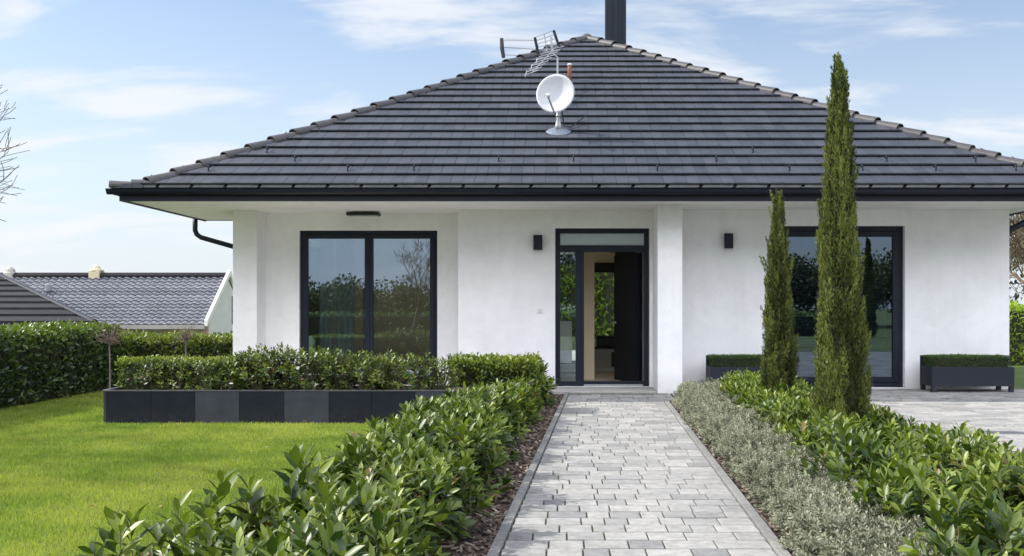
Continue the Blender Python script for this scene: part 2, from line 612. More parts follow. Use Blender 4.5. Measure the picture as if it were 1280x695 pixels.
def sheet(name, poly, z, mat):
    o = MB().add([(x, y, z) for x, y in poly], [tuple(range(len(poly)))]).build(name, mat)
    return tag(o, kind='structure')


def LX(y):
    return 0.11 + (y - 13.68) * 0.0487


def RX(y):
    return 1.394 + (y - 12.6) * 0.0351


BED_R = 2.82          # right edge of the right bed
sheet('lawn', [(-7.6, 2.2), (-1.45, 2.2), (-1.2, 7), (-0.75, 10.7), (-0.75, 10.9), (-5.0, 10.9), (-5.0, 15.1), (-7.6, 15.1)], 0.004, M['lawn'])
sheet('flower_bed_soil', [(-1.45, 2.2), (LX(2.2) - .06, 2.2), (LX(14.2) - .06, 14.2), (LX(14.2) - .06, 15.0), (-1.0, 15.0), (-0.75, 10.7), (-1.2, 7)], 0.006, M['soil'])
sheet('border_soil', [(RX(2.2) + .06, 2.2), (BED_R, 2.2), (BED_R, 13.0), (RX(13) + .06, 13.0)], 0.006, M['soil'])
sheet('path_bed', [(LX(2.2), 2.2), (RX(2.2), 2.2), (RX(13.0), 13.0), (1.6, 13.0), (1.6, 14.24), (LX(14.24), 14.24)], 0.019, M['joint'])
sheet('terrace_bed', [(BED_R + .06, 2.2), (16, 2.2), (16, 14.98), (1.83, 14.98), (1.83, 14.2), (1.62, 14.2), (1.62, 13.06), (BED_R + .06, 13.06)], 0.019, M['joint'])


sheet('porch_bounce_sheet', [(-4.95, 11.6), (-1.35, 11.6), (-1.35, 12.3), (-.9, 12.3), (-1.0, 14.98), (-1.58, 14.98), (-1.58, 15.55), (-4.95, 15.55)], 0.012, M['bounce_sheet'])  # pale sheet added on hidden ground, bounces light into the porch recess
sheet('rear_bounce_sheet', [(-6, 21.25), (8.5, 21.25), (8.5, 28.6), (-6, 28.6)], 0.012, M['bounce_sheet'])  # pale sheet added behind the house to bounce daylight into the hall


def pave(name, rows, xl, xr, widths, seed, z=0.03):
    rr = random.Random(seed)
    mb = MB()
    for (y0, y1) in rows:
        a, b = xl((y0 + y1) / 2), xr((y0 + y1) / 2)
        x = a
        while x < b - .03:
            w = rr.choice(widths)
            if x + w > b - .08:
                w = b - x
            dz = rr.uniform(-.0018, .0018)
            mb.cbox(x + .0045, x + w - .0045, y0 + .0075, y1 - .0075, 0.012, z + dz, .003)
            x += w
    return tag(mb.build(name, M['paver']), kind='structure')


ROW = 0.185
rows_p = [(y, y + ROW) for y in np.arange(2.3, 13.95, ROW)]
pave('path', rows_p, lambda y: LX(y) + .004, lambda y: RX(y) - .004 if y < 12.95 else 1.6, [.14, .19, .19, .21, .24, .28], 3)
rows_t = [(y, y + ROW) for y in np.arange(3.2, 12.9, ROW)]
pave('terrace', rows_t, lambda y: BED_R + .065, lambda y: 12.5, [.19, .24, .29, .31], 5)
rows_t2 = [(y, y + ROW) for y in np.arange(13.07, 14.85, ROW)]
pave('terrace', rows_t2, lambda y: 1.63 if y < 14.2 else 1.84, lambda y: 12.5, [.19, .24, .29, .31], 6)

kb = MB()
for fn, d in ((LX, -1), (RX, 1)):
    y = 2.25
    while y < (14.2 if d < 0 else 12.9):
        y1 = min(y + .98, 14.24 if d < 0 else 13.0)
        xa, xb = fn(y), fn(y1)
        o1 = .058 * d
        kb.prism([(min(xa, xa + o1), y + .002), (max(xa, xa + o1), y + .002), (max(xb, xb + o1), y1 - .002), (min(xb, xb + o1), y1 - .002)], 0.0, .042)
        y += .98
tag(kb.build('path_kerb', M['kerb'], bevel=.004), kind='structure')
kb = MB()
for i in range(11):
    kb.box(BED_R, BED_R + .06, 2.25 + i * .98, 2.25 + i * .98 + .976, 0.0, .04)
for i in range(2):
    kb.box(RX(13) + .06 + i * .66, RX(13) + .06 + i * .66 + .655, 13.002, 13.058, 0.0, .04)
tag(kb.build('terrace_kerb', M['kerb'], bevel=.004), kind='structure')
tag(MB().box(-.30, 1.446, 14.25, 14.995, 0.0, .052).build('door_step', M['slab'], bevel=.008), 'pale grey stone doorstep slab below the open front door', 'doorstep')

# ------------------------------------------------------------------ the house
house = thing('house', 'white rendered bungalow with dark grey tiled hip roof and anthracite windows', 'house', (0, 15, 0))
ZC = 2.82


def wall_boxes(mb, x0, x1, z0, z1, y0, y1, openings):
    """a wall from x0 to x1 with rectangular openings (ox0, ox1, oz0, oz1), sorted by x"""
    x = x0
    for (a, b, c, d) in sorted(openings):
        if a > x:
            mb.box(x, a, y0, y1, z0, z1)
        if c > z0:
            mb.box(a, b, y0, y1, z0, c)
        if d < z1:
            mb.box(a, b, y0, y1, d, z1)
        x = b
    if x < x1:
        mb.box(x, x1, y0, y1, z0, z1)


DOOR = (-0.075, 1.40, 0.055, 2.535)
WINR = (3.35, 5.39, 0.04, 2.57)
WINL = (-4.23, -1.99, 0.06, 2.543)
XL, XR = -5.147, 7.02
wf = MB()
wall_boxes(wf, -1.59, XR, 0, ZC - .001, 15.0, 15.3, [DOOR, WINR])
wf.box(-1.59, -1.29, 15.3, 15.57, 0, ZC - .001)
wf.build('front_wall', M['stucco'], house)
wr = MB()
wall_boxes(wr, XL, -1.29, 0, ZC - .001, 15.57, 15.87, [WINL])
wr.build('porch_wall', M['stucco'], house)
MB().box(XL, -4.77, 15.1, 15.57, 0, ZC - .001).build('pillar', M['stucco'], house, bevel=.006)
MB().box(1.449, 1.817, 14.25, 15.0, 0, ZC - .001).build('pillar', M['stucco'], house, bevel=.006)
sw = MB()
for (ya, yb_, za, zb_) in ((15.87, 17.0, 0, ZC - .001), (20.4, 21.2, 0, ZC - .001), (17.0, 20.4, 0, .06), (17.0, 20.4, 2.5, ZC - .001)):  # leaves a gap for the added side window
    sw.box(XL, XL + .3, ya, yb_, za, zb_)
sw.build('side_wall', M['stucco'], house)
MB().box(XR - .3, XR, 15.3, 21.2, 0, ZC - .001).build('side_wall', M['stucco'], house)
BW1, BW2 = (-.25, .47, .05, 2.3), (.68, 2.0, .05, 2.12)
wb = MB()
BW_ADDED = (-2.7, -.45, .05, 2.7)  # opening added out of view to brighten the hall
wall_boxes(wb, XL + .3, XR - .3, 0, ZC - .001, 20.9, 21.2, [BW1, BW2, BW_ADDED])
wb.build('rear_wall', M['int_wall'], house)
pt = MB()
pt.box(2.3, 2.44, 15.3, 20.9, 0.05, ZC - .001)
pt.build('inner_wall', M['int_wall'], house)
pt = MB()
pt.box(.29, .595, 16.6, 16.72, .05, ZC - .002)
pt.box(.595, 2.299, 16.6, 16.72, 2.11, ZC - .002)
pt.build('inner_wall', M['int_wall'], house)
MB().box(1.315, 1.45, 15.304, 15.95, .05, ZC - .003).build('inner_jamb', M['int_white'], house)
# skim of interior plaster on the hall side of the front wall
MB().box(-1.28, -.08, 15.303, 15.33, .05, ZC - .002).build('inner_lining', M['int_wall'], house)
MB().box(XL + .3, XR - .3, 15.3, 20.9, -.02, .05).build('indoor_floor', M['int_floor'], house)
# eaves, soffit
YE = 13.60
sf = MB()
sf.box(XL, XR, YE, 21.2, ZC, ZC + .08)
sf.box(-6.2, XL, YE, 16.8, ZC, ZC + .08)
sf.box(XR, 7.36, YE, 16.8, ZC, ZC + .08)
sf.build('soffit', M['soffit'], house)
fa = MB()
fa.box(-6.23, 7.39, YE - .03, YE, ZC - .022, 2.995)
fa.box(-6.23, -6.2, YE, 16.83, ZC - .022, 2.995)
fa.box(7.36, 7.39, YE, 16.83, ZC - .022, 2.995)
fa.box(-6.2, XL, 16.8, 16.83, ZC - .01, 3.3)
fa.box(XR, 7.36, 16.8, 16.83, ZC - .01, 3.3)
fa.build('fascia', M['anthracite'], house)


def gutter_strip(mb, p0, p1, out, r=.062):
    """open half-round channel from p0 to p1; out = outward horizontal direction"""
    p0, p1, out = Vector(p0), Vector(p1), Vector(out)
    n = 12
    for rad in (r, r - .006):
        vs = []
        for p in (p0, p1):
            for k in range(n + 1):
                t = math.pi * k / n
                vs.append(p + out * (math.cos(t) * rad) + Vector((0, 0, -math.sin(t) * rad * 1.15)))
        fs = [(k, k + 1, n + 1 + k + 1, n + 1 + k) for k in range(n)]
        if rad == r:
            fs += [tuple(range(n + 1)), tuple(range(2 * n + 1, n, -1))]
        mb.add(vs, fs)
    lip = out * r
    mb.tube([p0 + lip, p1 + lip], .009, 6)


gt = MB()
gutter_strip(gt, (-6.365, YE - .095, 2.955), (7.52, YE - .095, 2.955), (0, -1, 0))
gutter_strip(gt, (-6.295, YE - .03, 2.954), (-6.295, 16.83, 2.954), (-1, 0, 0))
gutter_strip(gt, (7.455, YE - .03, 2.954), (7.455, 16.83, 2.954), (1, 0, 0))
gut = gt.build('gutter', M['anthracite'], house)
for i in range(29):
    x = -6.1 + i * .475
    MB().box(x, x + .022, YE - .16, YE - .03, 2.958, 2.966).build('gutter_bracket', M['anthracite'], gut)
dp = MB()
dp.tube([(-6.29, 16.55, 2.89), (-6.29, 16.55, 2.62), (-6.26, 16.55, 2.55), (-6.19, 16.55, 2.50), (-5.28, 16.55, 2.24), (-5.22, 16.55, 2.20), (-5.205, 16.55, 2.1), (-5.205, 16.55, 0.05)], .042, 12)
dp.build('downpipe', M['anthracite'], house, smooth=True)
dp = MB()
dp.tube([(7.56, 15.5, 2.89), (7.56, 15.5, 2.76), (7.52, 15.5, 2.67), (7.16, 15.5, 2.50), (7.095, 15.5, 2.45), (7.08, 15.5, 2.36), (7.08, 15.5, 0.05)], .05, 12)
dp.build('downpipe', M['anthracite'], house, smooth=True)

# roof
RXL, RXR, RY, RZ = -5.86, 7.44, 13.42, 2.99
HALF = 6.87
RXC = .565
HL, HR = RXC - RXL, RXR - RXC
RYA = RY + HALF
RZA = CAM_H + 341 * RYA / 1200 - .11
RISE = RZA - RZ


def roof_z(y):
    return RZ + (y - RY) / HALF * RISE


NR = 22
nrm = Vector((0, -RISE, HALF)).normalized()
rt = MB()
rr = random.Random(11)
TW = .332
LIP = .054
for i in range(NR):
    t0, t1 = i / NR, min(1, (i + 1) / NR + .006)
    stag = TW / 2 * (i % 2) + .01
    x = RXL - TW + stag
    kx = 0
    while x < RXR:
        kx += 1
        for half in (0, 1):
            xa, xb = x + half * TW / 2 + (.0012 if half else .0026), x + (half + 1) * TW / 2 - (.0026 if half else .0012)
            xab, xbb = max(xa, RXL + t0 * HL), min(xb, RXR - t0 * HR)
            xat, xbt = max(xa, RXL + t1 * HL), min(xb, RXR - t1 * HR)
            if xbb - xab < .004:
                continue
            if xbt < xat:
                m_ = min(max((xat + xbt) / 2, xab), xbb)
                xat = xbt = m_
            y0, y1 = RY + t0 * HALF, RY + t1 * HALF
            z0, z1 = RZ + t0 * RISE, RZ + t1 * RISE
            j = rr.uniform(-.001, .001)
            lip = nrm * (LIP + j)
            thin = nrm * .010
            b0 = nrm * .032
            dy = rr.uniform(-.0025, .0025)
            vs = [Vector((xab, y0 + dy, z0)) + b0, Vector((xbb, y0 + dy, z0)) + b0, Vector((xbb, y0 + dy, z0)) + lip, Vector((xab, y0 + dy, z0)) + lip,
                  Vector((xat, y1, z1)), Vector((xbt, y1, z1)), Vector((xbt, y1, z1)) + thin, Vector((xat, y1, z1)) + thin]
            rt.add(vs, [(0, 1, 2, 3), (3, 2, 6, 7), (1, 5, 6, 2), (4, 0, 3, 7)])
        x += TW
# under-deck, side slopes and rear
RB = RYA + .95
dk = [(RXL, RY, RZ - .012), (RXR, RY, RZ - .012), (RXC, RYA, RZA - .012), (RXC, RB, RZA - .012)]
rt.add(dk + [(RXL, 16.85, RZ - .012), (RXR, 16.85, RZ - .012), (RXL + .3, 16.85, RZ + .3 / HL * RISE - .012), (RXL + .3, RB, RZ + .3 / HL * RISE - .012),
             (RXR - .3, 16.85, RZ + .3 / HR * RISE - .012), (RXR - .3, RB, RZ + .3 / HR * RISE - .012)],
       [(0, 1, 2), (0, 2, 3, 7, 6, 4), (1, 5, 8, 9, 3, 2)])
# flatter kick of the lowest course round the left corner
rt.add([(-6.31, RY, 2.972), (RXL + .02, RY, 2.985), (RXL + .45, RY + .42, RZ + .30), (RXL + .02, RY + .02, RZ + .055), (-6.31, RY, 3.012), (-6.31, 16.85, 3.012), (RXL, 16.85, RZ + .05), (-6.31, 16.85, 2.972)],
       [(0, 1, 3, 4), (4, 3, 6, 5), (7, 0, 4, 5)])
for k_ in range(3):
    xk = -6.27 + k_ * .15
    rt.add([(xk, RY - .012, 2.965), (xk + .143, RY - .012, 2.965), (xk + .143, RY - .012, 3.018 + k_ * .012), (xk, RY - .012, 3.014 + k_ * .012), (xk, RY + .4, 3.05 + k_ * .02), (xk + .143, RY + .4, 3.06 + k_ * .02)],
           [(0, 1, 2, 3), (3, 2, 5, 4)])
roof = rt.build('roof', M['tile'], house)
gw = MB()
gw.add([(XL, 21.19, ZC + .08), (XR, 21.19, ZC + .08), (RXC, 21.19, RZA - .1)], [(0, 2, 1)])
gw.build('rear_gable', M['stucco'], house)


def hip_caps(name, p0, p1, n, r=.124):
    p0, p1 = Vector(p0), Vector(p1)
    d = (p1 - p0).normalized()
    side = d.cross(Vector((0, 0, 1))).normalized()
    up = side.cross(d).normalized()
    L = (p1 - p0).length / n
    mb = MB()
    K = 10
    rq = random.Random(n)
    for i in range(n):
        a = p0 + d * (i * L - .03)
        b = p0 + d * ((i + 1) * L + .01)
        ra, rb = r * rq.uniform(.97, 1.04), r * .82
        lift_a, lift_b = .012 + rq.uniform(-.004, .006), -.02
        vs, fs = [], []
        for (c, rad, lf) in ((a, ra, lift_a), (b, rb, lift_b), (a, ra - .02, lift_a)):
            for k in range(K + 1):
                t = math.pi * (-.08 + 1.16 * k / K)
                vs.append(c + side * (math.cos(t) * rad) + up * (math.sin(t) * rad * .72 + lf))
        for k in range(K):
            fs.append((k, k + 1, K + 1 + k + 1, K + 1 + k))
            fs.append((2 * (K + 1) + k, 2 * (K + 1) + k + 1, k + 1, k))
        mb.add(vs, fs)
    return mb


hp = (RXC, RYA, RZA + .02)
hip_caps('hip_cap', (RXL + .08, RY + .09, RZ + .05), hp, 24).build('hip_cap', M['hip'], roof)
hip_caps('hip_cap', (-6.27, RY + .06, RZ + .0), (RXL + .16, RY + .15, RZ + .07), 2, .10).build('hip_cap', M['hip'], roof)
hip_caps('hip_cap', (RXR - .12, RY + .12, RZ + .06), hp, 25).build('hip_cap', M['hip'], roof)
hip_caps('ridge_cap', (RXC, RB, RZA + .02), hp, 3).build('ridge_cap', M['hip'], roof)
MB().lathe([(.16, -.10), (.15, -.02), (.115, .055), (.06, .095), (.01, .105)], (RXC, RYA, RZA + .0), 16).build('hip_crown', M['hip'], roof, smooth=True)
for k_ in range(29):
    x_ = -6.12 + k_ * .475
    if x_ + .44 > 7.4:
        break
    MB().add([(x_ + .03, RY + .004, 2.972), (x_ + .455, RY + .004, 2.972), (x_ + .475, RY + .004, 3.013), (x_ + .05, RY + .004, 3.013),
              (x_ + .03, RY + .02, 2.972), (x_ + .455, RY + .02, 2.972), (x_ + .475, RY + .02, 3.013), (x_ + .05, RY + .02, 3.013)],
             [(0, 1, 2, 3), (4, 7, 6, 5), (0, 4, 5, 1), (3, 2, 6, 7), (0, 3, 7, 4), (1, 5, 6, 2)]).build('eaves_comb', M['comb'], roof)
# snow guards on the lowest courses
for (sx, t) in ((-5.05, 1.4), (-3.9, 2.45), (-3.05, 1.4), (-2.1, 1.42), (-.9, 2.4), (.2, 2.42), (1.4, 1.42), (2.3, 2.4), (3.3, 1.4), (4.35, 1.42), (4.8, 2.4), (5.4, 1.4), (6.1, 2.35), (6.55, 1.4), (-4.4, 3.4), (2.9, 3.4)):
    y = RY + t / NR * HALF
    z = roof_z(y)
    g = MB()
    c = Vector((sx, y, z)) + nrm * .03
    g.box(c.x - .012, c.x + .012, c.y - .06, c.y + .05, c.z - .03, c.z - .008)
    g.tube([c + Vector((0, -.05, -.015)), c + Vector((0, -.055, .05)), c + Vector((0, -.02, .075)), c + Vector((0, .02, .05))], .011, 6)
    g.build('snow_guard', M['anthracite_matt'], roof)
# chimney: sheet-metal clad stack behind the right hip
CX0, CX1 = (757 - 700) * 20.6 / 1200, (782.5 - 700) * 20.6 / 1200
ch = MB()
ch.box(CX0, CX1, 20.55, 21.0, RZA - .8, 8.72)
chim = ch.build('chimney', M['anthracite_matt'], roof)
ck = MB()
for fx in (.32, .62, .8):
    x = CX0 + (CX1 - CX0) * fx
    ck.box(x, x + .012, 20.538, 20.549, RZA - .5, 8.3)
ck.build('standing_seam', M['anthracite_matt'], chim)
MB().box(CX0 - .03, CX1 + .03, 20.52, 21.03, 8.27, 8.34).build('chimney_collar', M['anthracite_matt'], chim)


# windows
def frame_rect(mb, x0, x1, z0, z1, y0, y1, t):
    mb.box(x0, x0 + t, y0, y1, z0, z1)
    mb.box(x1 - t, x1, y0, y1, z0, z1)
    mb.box(x0 + t, x1 - t, y0, y1, z0, z0 + t)
    mb.box(x0 + t, x1 - t, y0, y1, z1 - t, z1)


# big porch window: two leaves
x0, x1, z0, z1 = WINL
yf = 15.63
win = MB()
frame_rect(win, x0 + .002, x1 - .002, z0 + .002, z1 - .002, yf, yf + .09, .06)
wl_ = win.build('window', M['anthracite'], house, bevel=.004)
xm = (x0 + x1) / 2
for (a, b) in ((x0 + .062, xm - .003), (xm + .003, x1 - .062)):
    s = MB()
    frame_rect(s, a, b, z0 + .064, z1 - .064, yf - .018, yf + .06, .065)
    s.build('sash', M['anthracite'], wl_, bevel=.005)
    MB().box(a + .06, b - .06, yf + .015, yf + .03, z0 + .125, z1 - .125).build('pane', M['glass'], wl_)
# vertical fin in the middle
MB().box(xm - .012, xm + .012, yf - .03, yf - .019, z0 + .1, z1 - .08).build('mullion_cover', M['anthracite_matt'], wl_)
MB().box(x0 - .02, x1 + .02, 15.53, yf, z0 - .03, z0).build('sill', M['anthracite'], wl_)
# right window, single leaf wide pane with blind behind
x0, x1, z0, z1 = WINR
yf = 15.09
win = MB()
frame_rect(win, x0 + .002, x1 - .002, z0 + .002, z1 - .002, yf, yf + .09, .075)
wr_ = win.build('window', M['anthracite'], house, bevel=.004)
s = MB()
frame_rect(s, x0 + .077, x1 - .077, z0 + .08, z1 - .08, yf - .016, yf + .06, .085)
s.build('sash', M['anthracite'], wr_, bevel=.005)
MB().box(x0 + .155, x1 - .155, yf + .015, yf + .03, z0 + .155, z1 - .155).build('pane', M['glass_dark'], wr_)
bl = MB()
zb = z0 + .16
while zb < z1 - .17:
    bl.add([(x0 + .17, yf + .10, zb), (x1 - .22, yf + .10, zb), (x1 - .22, yf + .135, zb + .042), (x0 + .17, yf + .135, zb + .042)], [(0, 1, 2, 3)])
    zb += .048
bl.build('blind', M['blind'], wr_)
w = MB()  # side window added out of view, lets sun in to brighten the hall
w.box(XL + .12, XL + .2, 17.0, 17.07, .06, 2.5)
w.box(XL + .12, XL + .2, 20.33, 20.4, .06, 2.5)
w.box(XL + .12, XL + .2, 17.07, 20.33, .06, .13)
w.box(XL + .12, XL + .2, 17.07, 20.33, 2.43, 2.5)
w.box(XL + .12, XL + .2, 18.66, 18.74, .13, 2.43)
o = w.build('window', M['anthracite'], house)
MB().box(XL + .15, XL + .165, 17.06, 20.34, .12, 2.44).build('pane', M['glass_clear'], o)
# back windows of the hall, the widest one added out of view for daylight
for (a, b, c, d) in (BW1, BW2, BW_ADDED):
    w = MB()
    frame_rect(w, a + .002, b - .002, c + .002, d - .002, 20.98, 21.06, .07)
    o = w.build('window', M['anthracite'], house)
    MB().box(a + .06, b - .06, 21.01, 21.025, c + .06, d - .06).build('pane', M['glass_clear'], o)
    MB().box(a + .01, b - .01, 20.86, 20.895, d - .02, d + .14).build('blind_box', M['black'], o)
# entrance door set
x0, x1, z0, z1 = DOOR
yf = 15.10
PX = lambda px: (px - 700) * 15.1 / 1200
PZ = lambda py: CAM_H + (383 - py) * 15.1 / 1200
xa, xb = PX(719.5), PX(730)          # mullion between sidelight and door opening
xd = PX(803.5)
zt0, zt1 = PZ(315), PZ(306.5)         # transom bar
fr = MB()
frame_rect(fr, x0 + .002, x1 - .002, z0 + .002, z1 - .002, yf, yf + .1, .075)
fr.box(x0 + .077, x1 - .077, yf + .001, yf + .099, zt0, zt1)
fr.box(xa, xb, yf + .002, yf + .098, z0 + .077, zt0)
fr.box(xb - .05, xb, yf - .012, yf + .002, z0 + .077, zt0)
df = fr.build('door_frame', M['anthracite'], house, bevel=.004)
MB().box(x0 + .07, x1 - .07, yf + .03, yf + .045, zt1 - .005, z1 - .07).build('transom_pane', M['frost'], df)
MB().box(x0 + .07, xa + .005, yf + .03, yf + .045, z0 + .07, zt0 + .005).build('sidelight_pane', M['glass_side'], df)
MB().box(xb, xd, yf - .03, yf + .16, z0, z0 + .03).build('threshold', M['alu'], df)
# the open leaf, hinged on the right and swung inwards
dl = thing('door_leaf', None, None, (0, 0, 0))
dl.parent = house
hx, hy = xd - .005, yf + .085
dl.location = Vector((hx, hy, 0)) - W['house']
W[dl.name] = Vector((hx, hy, 0))
ang = math.atan2(.90, -.33)
ux, uy = math.cos(ang), math.sin(ang)
px_, py_ = -uy, ux       # towards the room's right? thickness direction


def leafbox(mb, u0, u1, w0, w1, z0_, z1_):
    q = [(hx + ux * u + px_ * w, hy + uy * u + py_ * w) for (u, w) in ((u0, w0), (u1, w0), (u1, w1), (u0, w1))]
    mb.prism(q, z0_, z1_)


bpy.data.objects.remove(dl)
m_ = MB()
leafbox(m_, 0, .955, 0, .068, z0 + .035, zt0 - .008)
dl = m_.build('door_leaf', M['door_dark'], house)
m_ = MB()
for k in range(5):
    leafbox(m_, .06, .9, .0685, .072, z0 + .15 + k * .44, z0 + .15 + k * .44 + .405)
m_.build('door_panel', M['door_dark'], dl)
m_ = MB()
leafbox(m_, .86, .895, .072, .11, 1.02, 1.06)
leafbox(m_, .78, .90, .105, .13, 1.03, 1.05)
leafbox(m_, .956, .962, .015, .05, .98, 1.2)
m_.build('handle', M['alu'], dl)

# ------------------------------------------------------------------ fittings on the house
def wall_lamp(x0, x1, z0, z1, y, label):
    t = thing('wall_lamp', label, 'lamp', ((x0 + x1) / 2, y, z0), 'black wall lamps on the facade')
    MB().box(x0 + .02, x1 - .02, y - .03, y - .001, z0 + .03, z1 - .03).build('back_plate', M['black'], t)
    m = MB()
    w = .008
    m.box(x0, x1, y - .105, y - .097, z0, z1)
    m.box(x0, x1, y - .03, y - .022, z0, z1)
    m.box(x0, x0 + w, y - .097, y - .03, z0, z1)
    m.box(x1 - w, x1, y - .097, y - .03, z0, z1)
    m.box(x0 + w, x1 - w, y - .097, y - .03, z0 + .09, z0 + .10)
    m.build('lamp_body', M['anthracite'], t, bevel=.002)
    MB().lathe([(.025, 0), (.03, .02), (.012, .045)], ((x0 + x1) / 2, y - .063, z0 + .03), 12).build('bulb', M['frost'], t)
    return t


wall_lamp(-.415, -.275, 2.19, 2.42, 15.0, 'small black box wall lamp left of the front door')
wall_lamp(2.56, 2.69, 2.215, 2.445, 15.0, 'small black box wall lamp between the pillar and the small cypress')
cl = thing('ceiling_lamp', 'flat black lamp under the porch ceiling above the two-pane window', 'lamp', (-3.13, 15.3, 2.74))
MB().box(-3.39, -2.87, 15.2, 15.38, 2.752, 2.805).build('lamp_body', M['black'], cl, bevel=.01)
MB().box(-3.3, -2.96, 15.24, 15.34, 2.806, 2.818).build('mount', M['black'], cl)
MB().box(-3.36, -2.9, 15.22, 15.36, 2.746, 2.7515).build('diffuser', M['frost'], cl)
t = thing('doorbell', 'tiny white doorbell plate on the wall left of the front door', 'doorbell', (-.31, 15, 1.2))
MB().box(-.345, -.275, 14.982, 14.999, 1.21, 1.28).build('plate', M['int_white'], t, bevel=.003)
MB().lathe([(.014, 0), (.014, .004)], (-.31, 14.98, 1.245), 12).build('button', M['alu'], t)


def PT(px, py, Y):
    return Vector(((px - 700) * Y / 1200, Y, CAM_H + (383 - py) * Y / 1200))


# satellite dish on its mast
YD = RY + HALF * .266
base = PT(698, 166, YD)
base.z = roof_z(base.y) + .03
dish = thing('satellite_dish', 'round white satellite dish standing on the tiled roof', 'satellite dish', base)
fl = MB()
u = Vector((1, 0, 0))
v = Vector((0, HALF, RISE)).normalized()
ring, ring2 = [], []
for k in range(20):
    a = 2 * math.pi * k / 20
    ring.append(base + u * .20 * math.cos(a) + v * .17 * math.sin(a) + nrm * .012)
    ring2.append(base + u * .09 * math.cos(a) + v * .085 * math.sin(a) + nrm * .06)
fl.add(ring + ring2, [(k, (k + 1) % 20, 20 + (k + 1) % 20, 20 + k) for k in range(20)] + [tuple(range(20, 40))])
fl.build('flashing', M['flash'], dish, smooth=True)
top = base + Vector((-.02, -.02, .62))
mp = MB()
mp.tube([base + Vector((0, 0, .02)), base + Vector((0, 0, .12)), base + Vector((.0, 0, .2)), top], [.075, .05, .03, .027], 12)
mp.tube([base + Vector((0, 0, .24)), base + Vector((0, 0, .27))], .04, 12)
mast = mp.build('mast', M['alu'], dish, smooth=True)
dc = PT(694, 116.5, YD - .24)
axis = Vector((-.20, -.95, .22)).normalized()
e1 = axis.cross(Vector((0, 0, 1))).normalized()
e2 = e1.cross(axis).normalized()
db = MB()
NRG, NA = 8, 36
Rx_, Rz_ = .305, .325
vs, fs = [], []
for lay in (0, 1):
    for i in range(NRG + 1):
        q = i / NRG
        for k in range(NA):
            a = 2 * math.pi * k / NA
            p = dc + e1 * Rx_ * q * math.cos(a) + e2 * Rz_ * q * math.sin(a) + axis * (.075 * q * q - .075 - lay * .012)
            vs.append(p)
for lay in (0, 1):
    o_ = lay * (NRG + 1) * NA
    for i in range(NRG):
        for k in range(NA):
            k2 = (k + 1) % NA
            fs.append((o_ + i * NA + k, o_ + i * NA + k2, o_ + (i + 1) * NA + k2, o_ + (i + 1) * NA + k))
for k in range(NA):
    k2 = (k + 1) % NA
    fs.append((NRG * NA + k, NRG * NA + k2, (2 * NRG + 1) * NA + k2, (2 * NRG + 1) * NA + k))
db.add(vs, fs)
db.build('reflector', M['dish'], dish, smooth=True)
arm = MB()
f0 = dc - e2 * .32
f1 = dc - e2 * .17 + e1 * .05 + axis * .30
arm.tube([f0 - axis * .08, f0 + axis * .03, f1], .014, 8)
arm.build('feed_arm', M['alu'], dish)
lnb = MB()
lnb.tube([f1 + axis * .05 - e2 * .03, f1, f1 - axis * .06 + e2 * .02], [.02, .028, .035], 12)
lnb.build('receiver_head', M['int_white'], dish)
mk = MB()
mk.tube([top + Vector((0, 0, -.06)), dc - axis * .1 - e2 * .08], .03, 8)
mk.tube([dc - axis * .13 - e1 * .08, dc - axis * .13 + e1 * .08], .02, 8)
mk.build('bracket', M['alu'], dish)
cb = MB()
cb.tube([dc - axis * .12 - e2 * .1, top + Vector((.05, .03, -.12)), base + Vector((.06, .03, .3)), base + Vector((.09, .05, .1)), base + Vector((.2, .1, .10)), base + Vector((.45, .5, .36))], .011, 6)
cb.build('cable', M['black'], dish)

vp_b = PT(712, 99, 17.65)
vp_b.z = roof_z(vp_b.y)
vp = thing('vent_pipe', 'slim terracotta vent pipe on the roof behind the dish', 'pipe', vp_b)
MB().lathe([(.036, -.05), (.036, .30), (.032, .31)], vp_b, 14).build('pipe', M['terracotta'], vp, smooth=True)
MB().lathe([(.042, .30), (.042, .325), (.03, .335)], vp_b, 14).build('cap', M['int_white'], vp, smooth=True)

# yagi antenna on a mast
YA = 17.6
ab = PT(697, 92, YA)
ab.z = roof_z(YA)
ant = thing('tv_antenna', 'aluminium television antenna with grid reflector on the roof behind the dish', 'antenna', ab)
atop = PT(689, 46, YA)
m = MB()
m.tube([ab, PT(697, 72, YA), PT(690, 66, YA), atop], .018, 8)
m.build('mast', M['alu'], ant)
for (p, q) in (((668.5, 47, 17.3), (673, 68, 17.3)), ((692, 38, 17.9), (700.5, 63, 17.9))):
    MB().tube([PT(*p), PT(*q)], .026, 6).build('reflector_bar', M['anthracite_matt'], ant)
m = MB()
for k in range(6):
    f = k / 5
    p = PT(668.5, 47, 17.3).lerp(PT(673, 68, 17.3), f)
    q = PT(692, 38, 17.9).lerp(PT(700.5, 63, 17.9), f)
    m.tube([p, q], .007, 5)
m.tube([PT(680, 42, 17.6), PT(684, 64, 17.6)], .009, 5)
m.build('reflector_grid', M['alu'], ant)
m = MB()
b0, b1 = PT(692, 62, 17.6), PT(664, 92, 16.4)
m.tube([b0, b1], .013, 6)
for k in range(9):
    c = b0.lerp(b1, k / 8)
    h = .19 - .008 * k
    m.tube([c + Vector((-h, .0, -.03)), c + Vector((h, .0, .06))], .007, 5)
    if k % 2 == 0:
        m.tube([c + Vector((-h * .8, 0, -.06)), c + Vector((-h * .6, 0, .05)), c + Vector((h * .2, 0, .07))], .006, 5)
m.build('director_boom', M['alu'], ant)
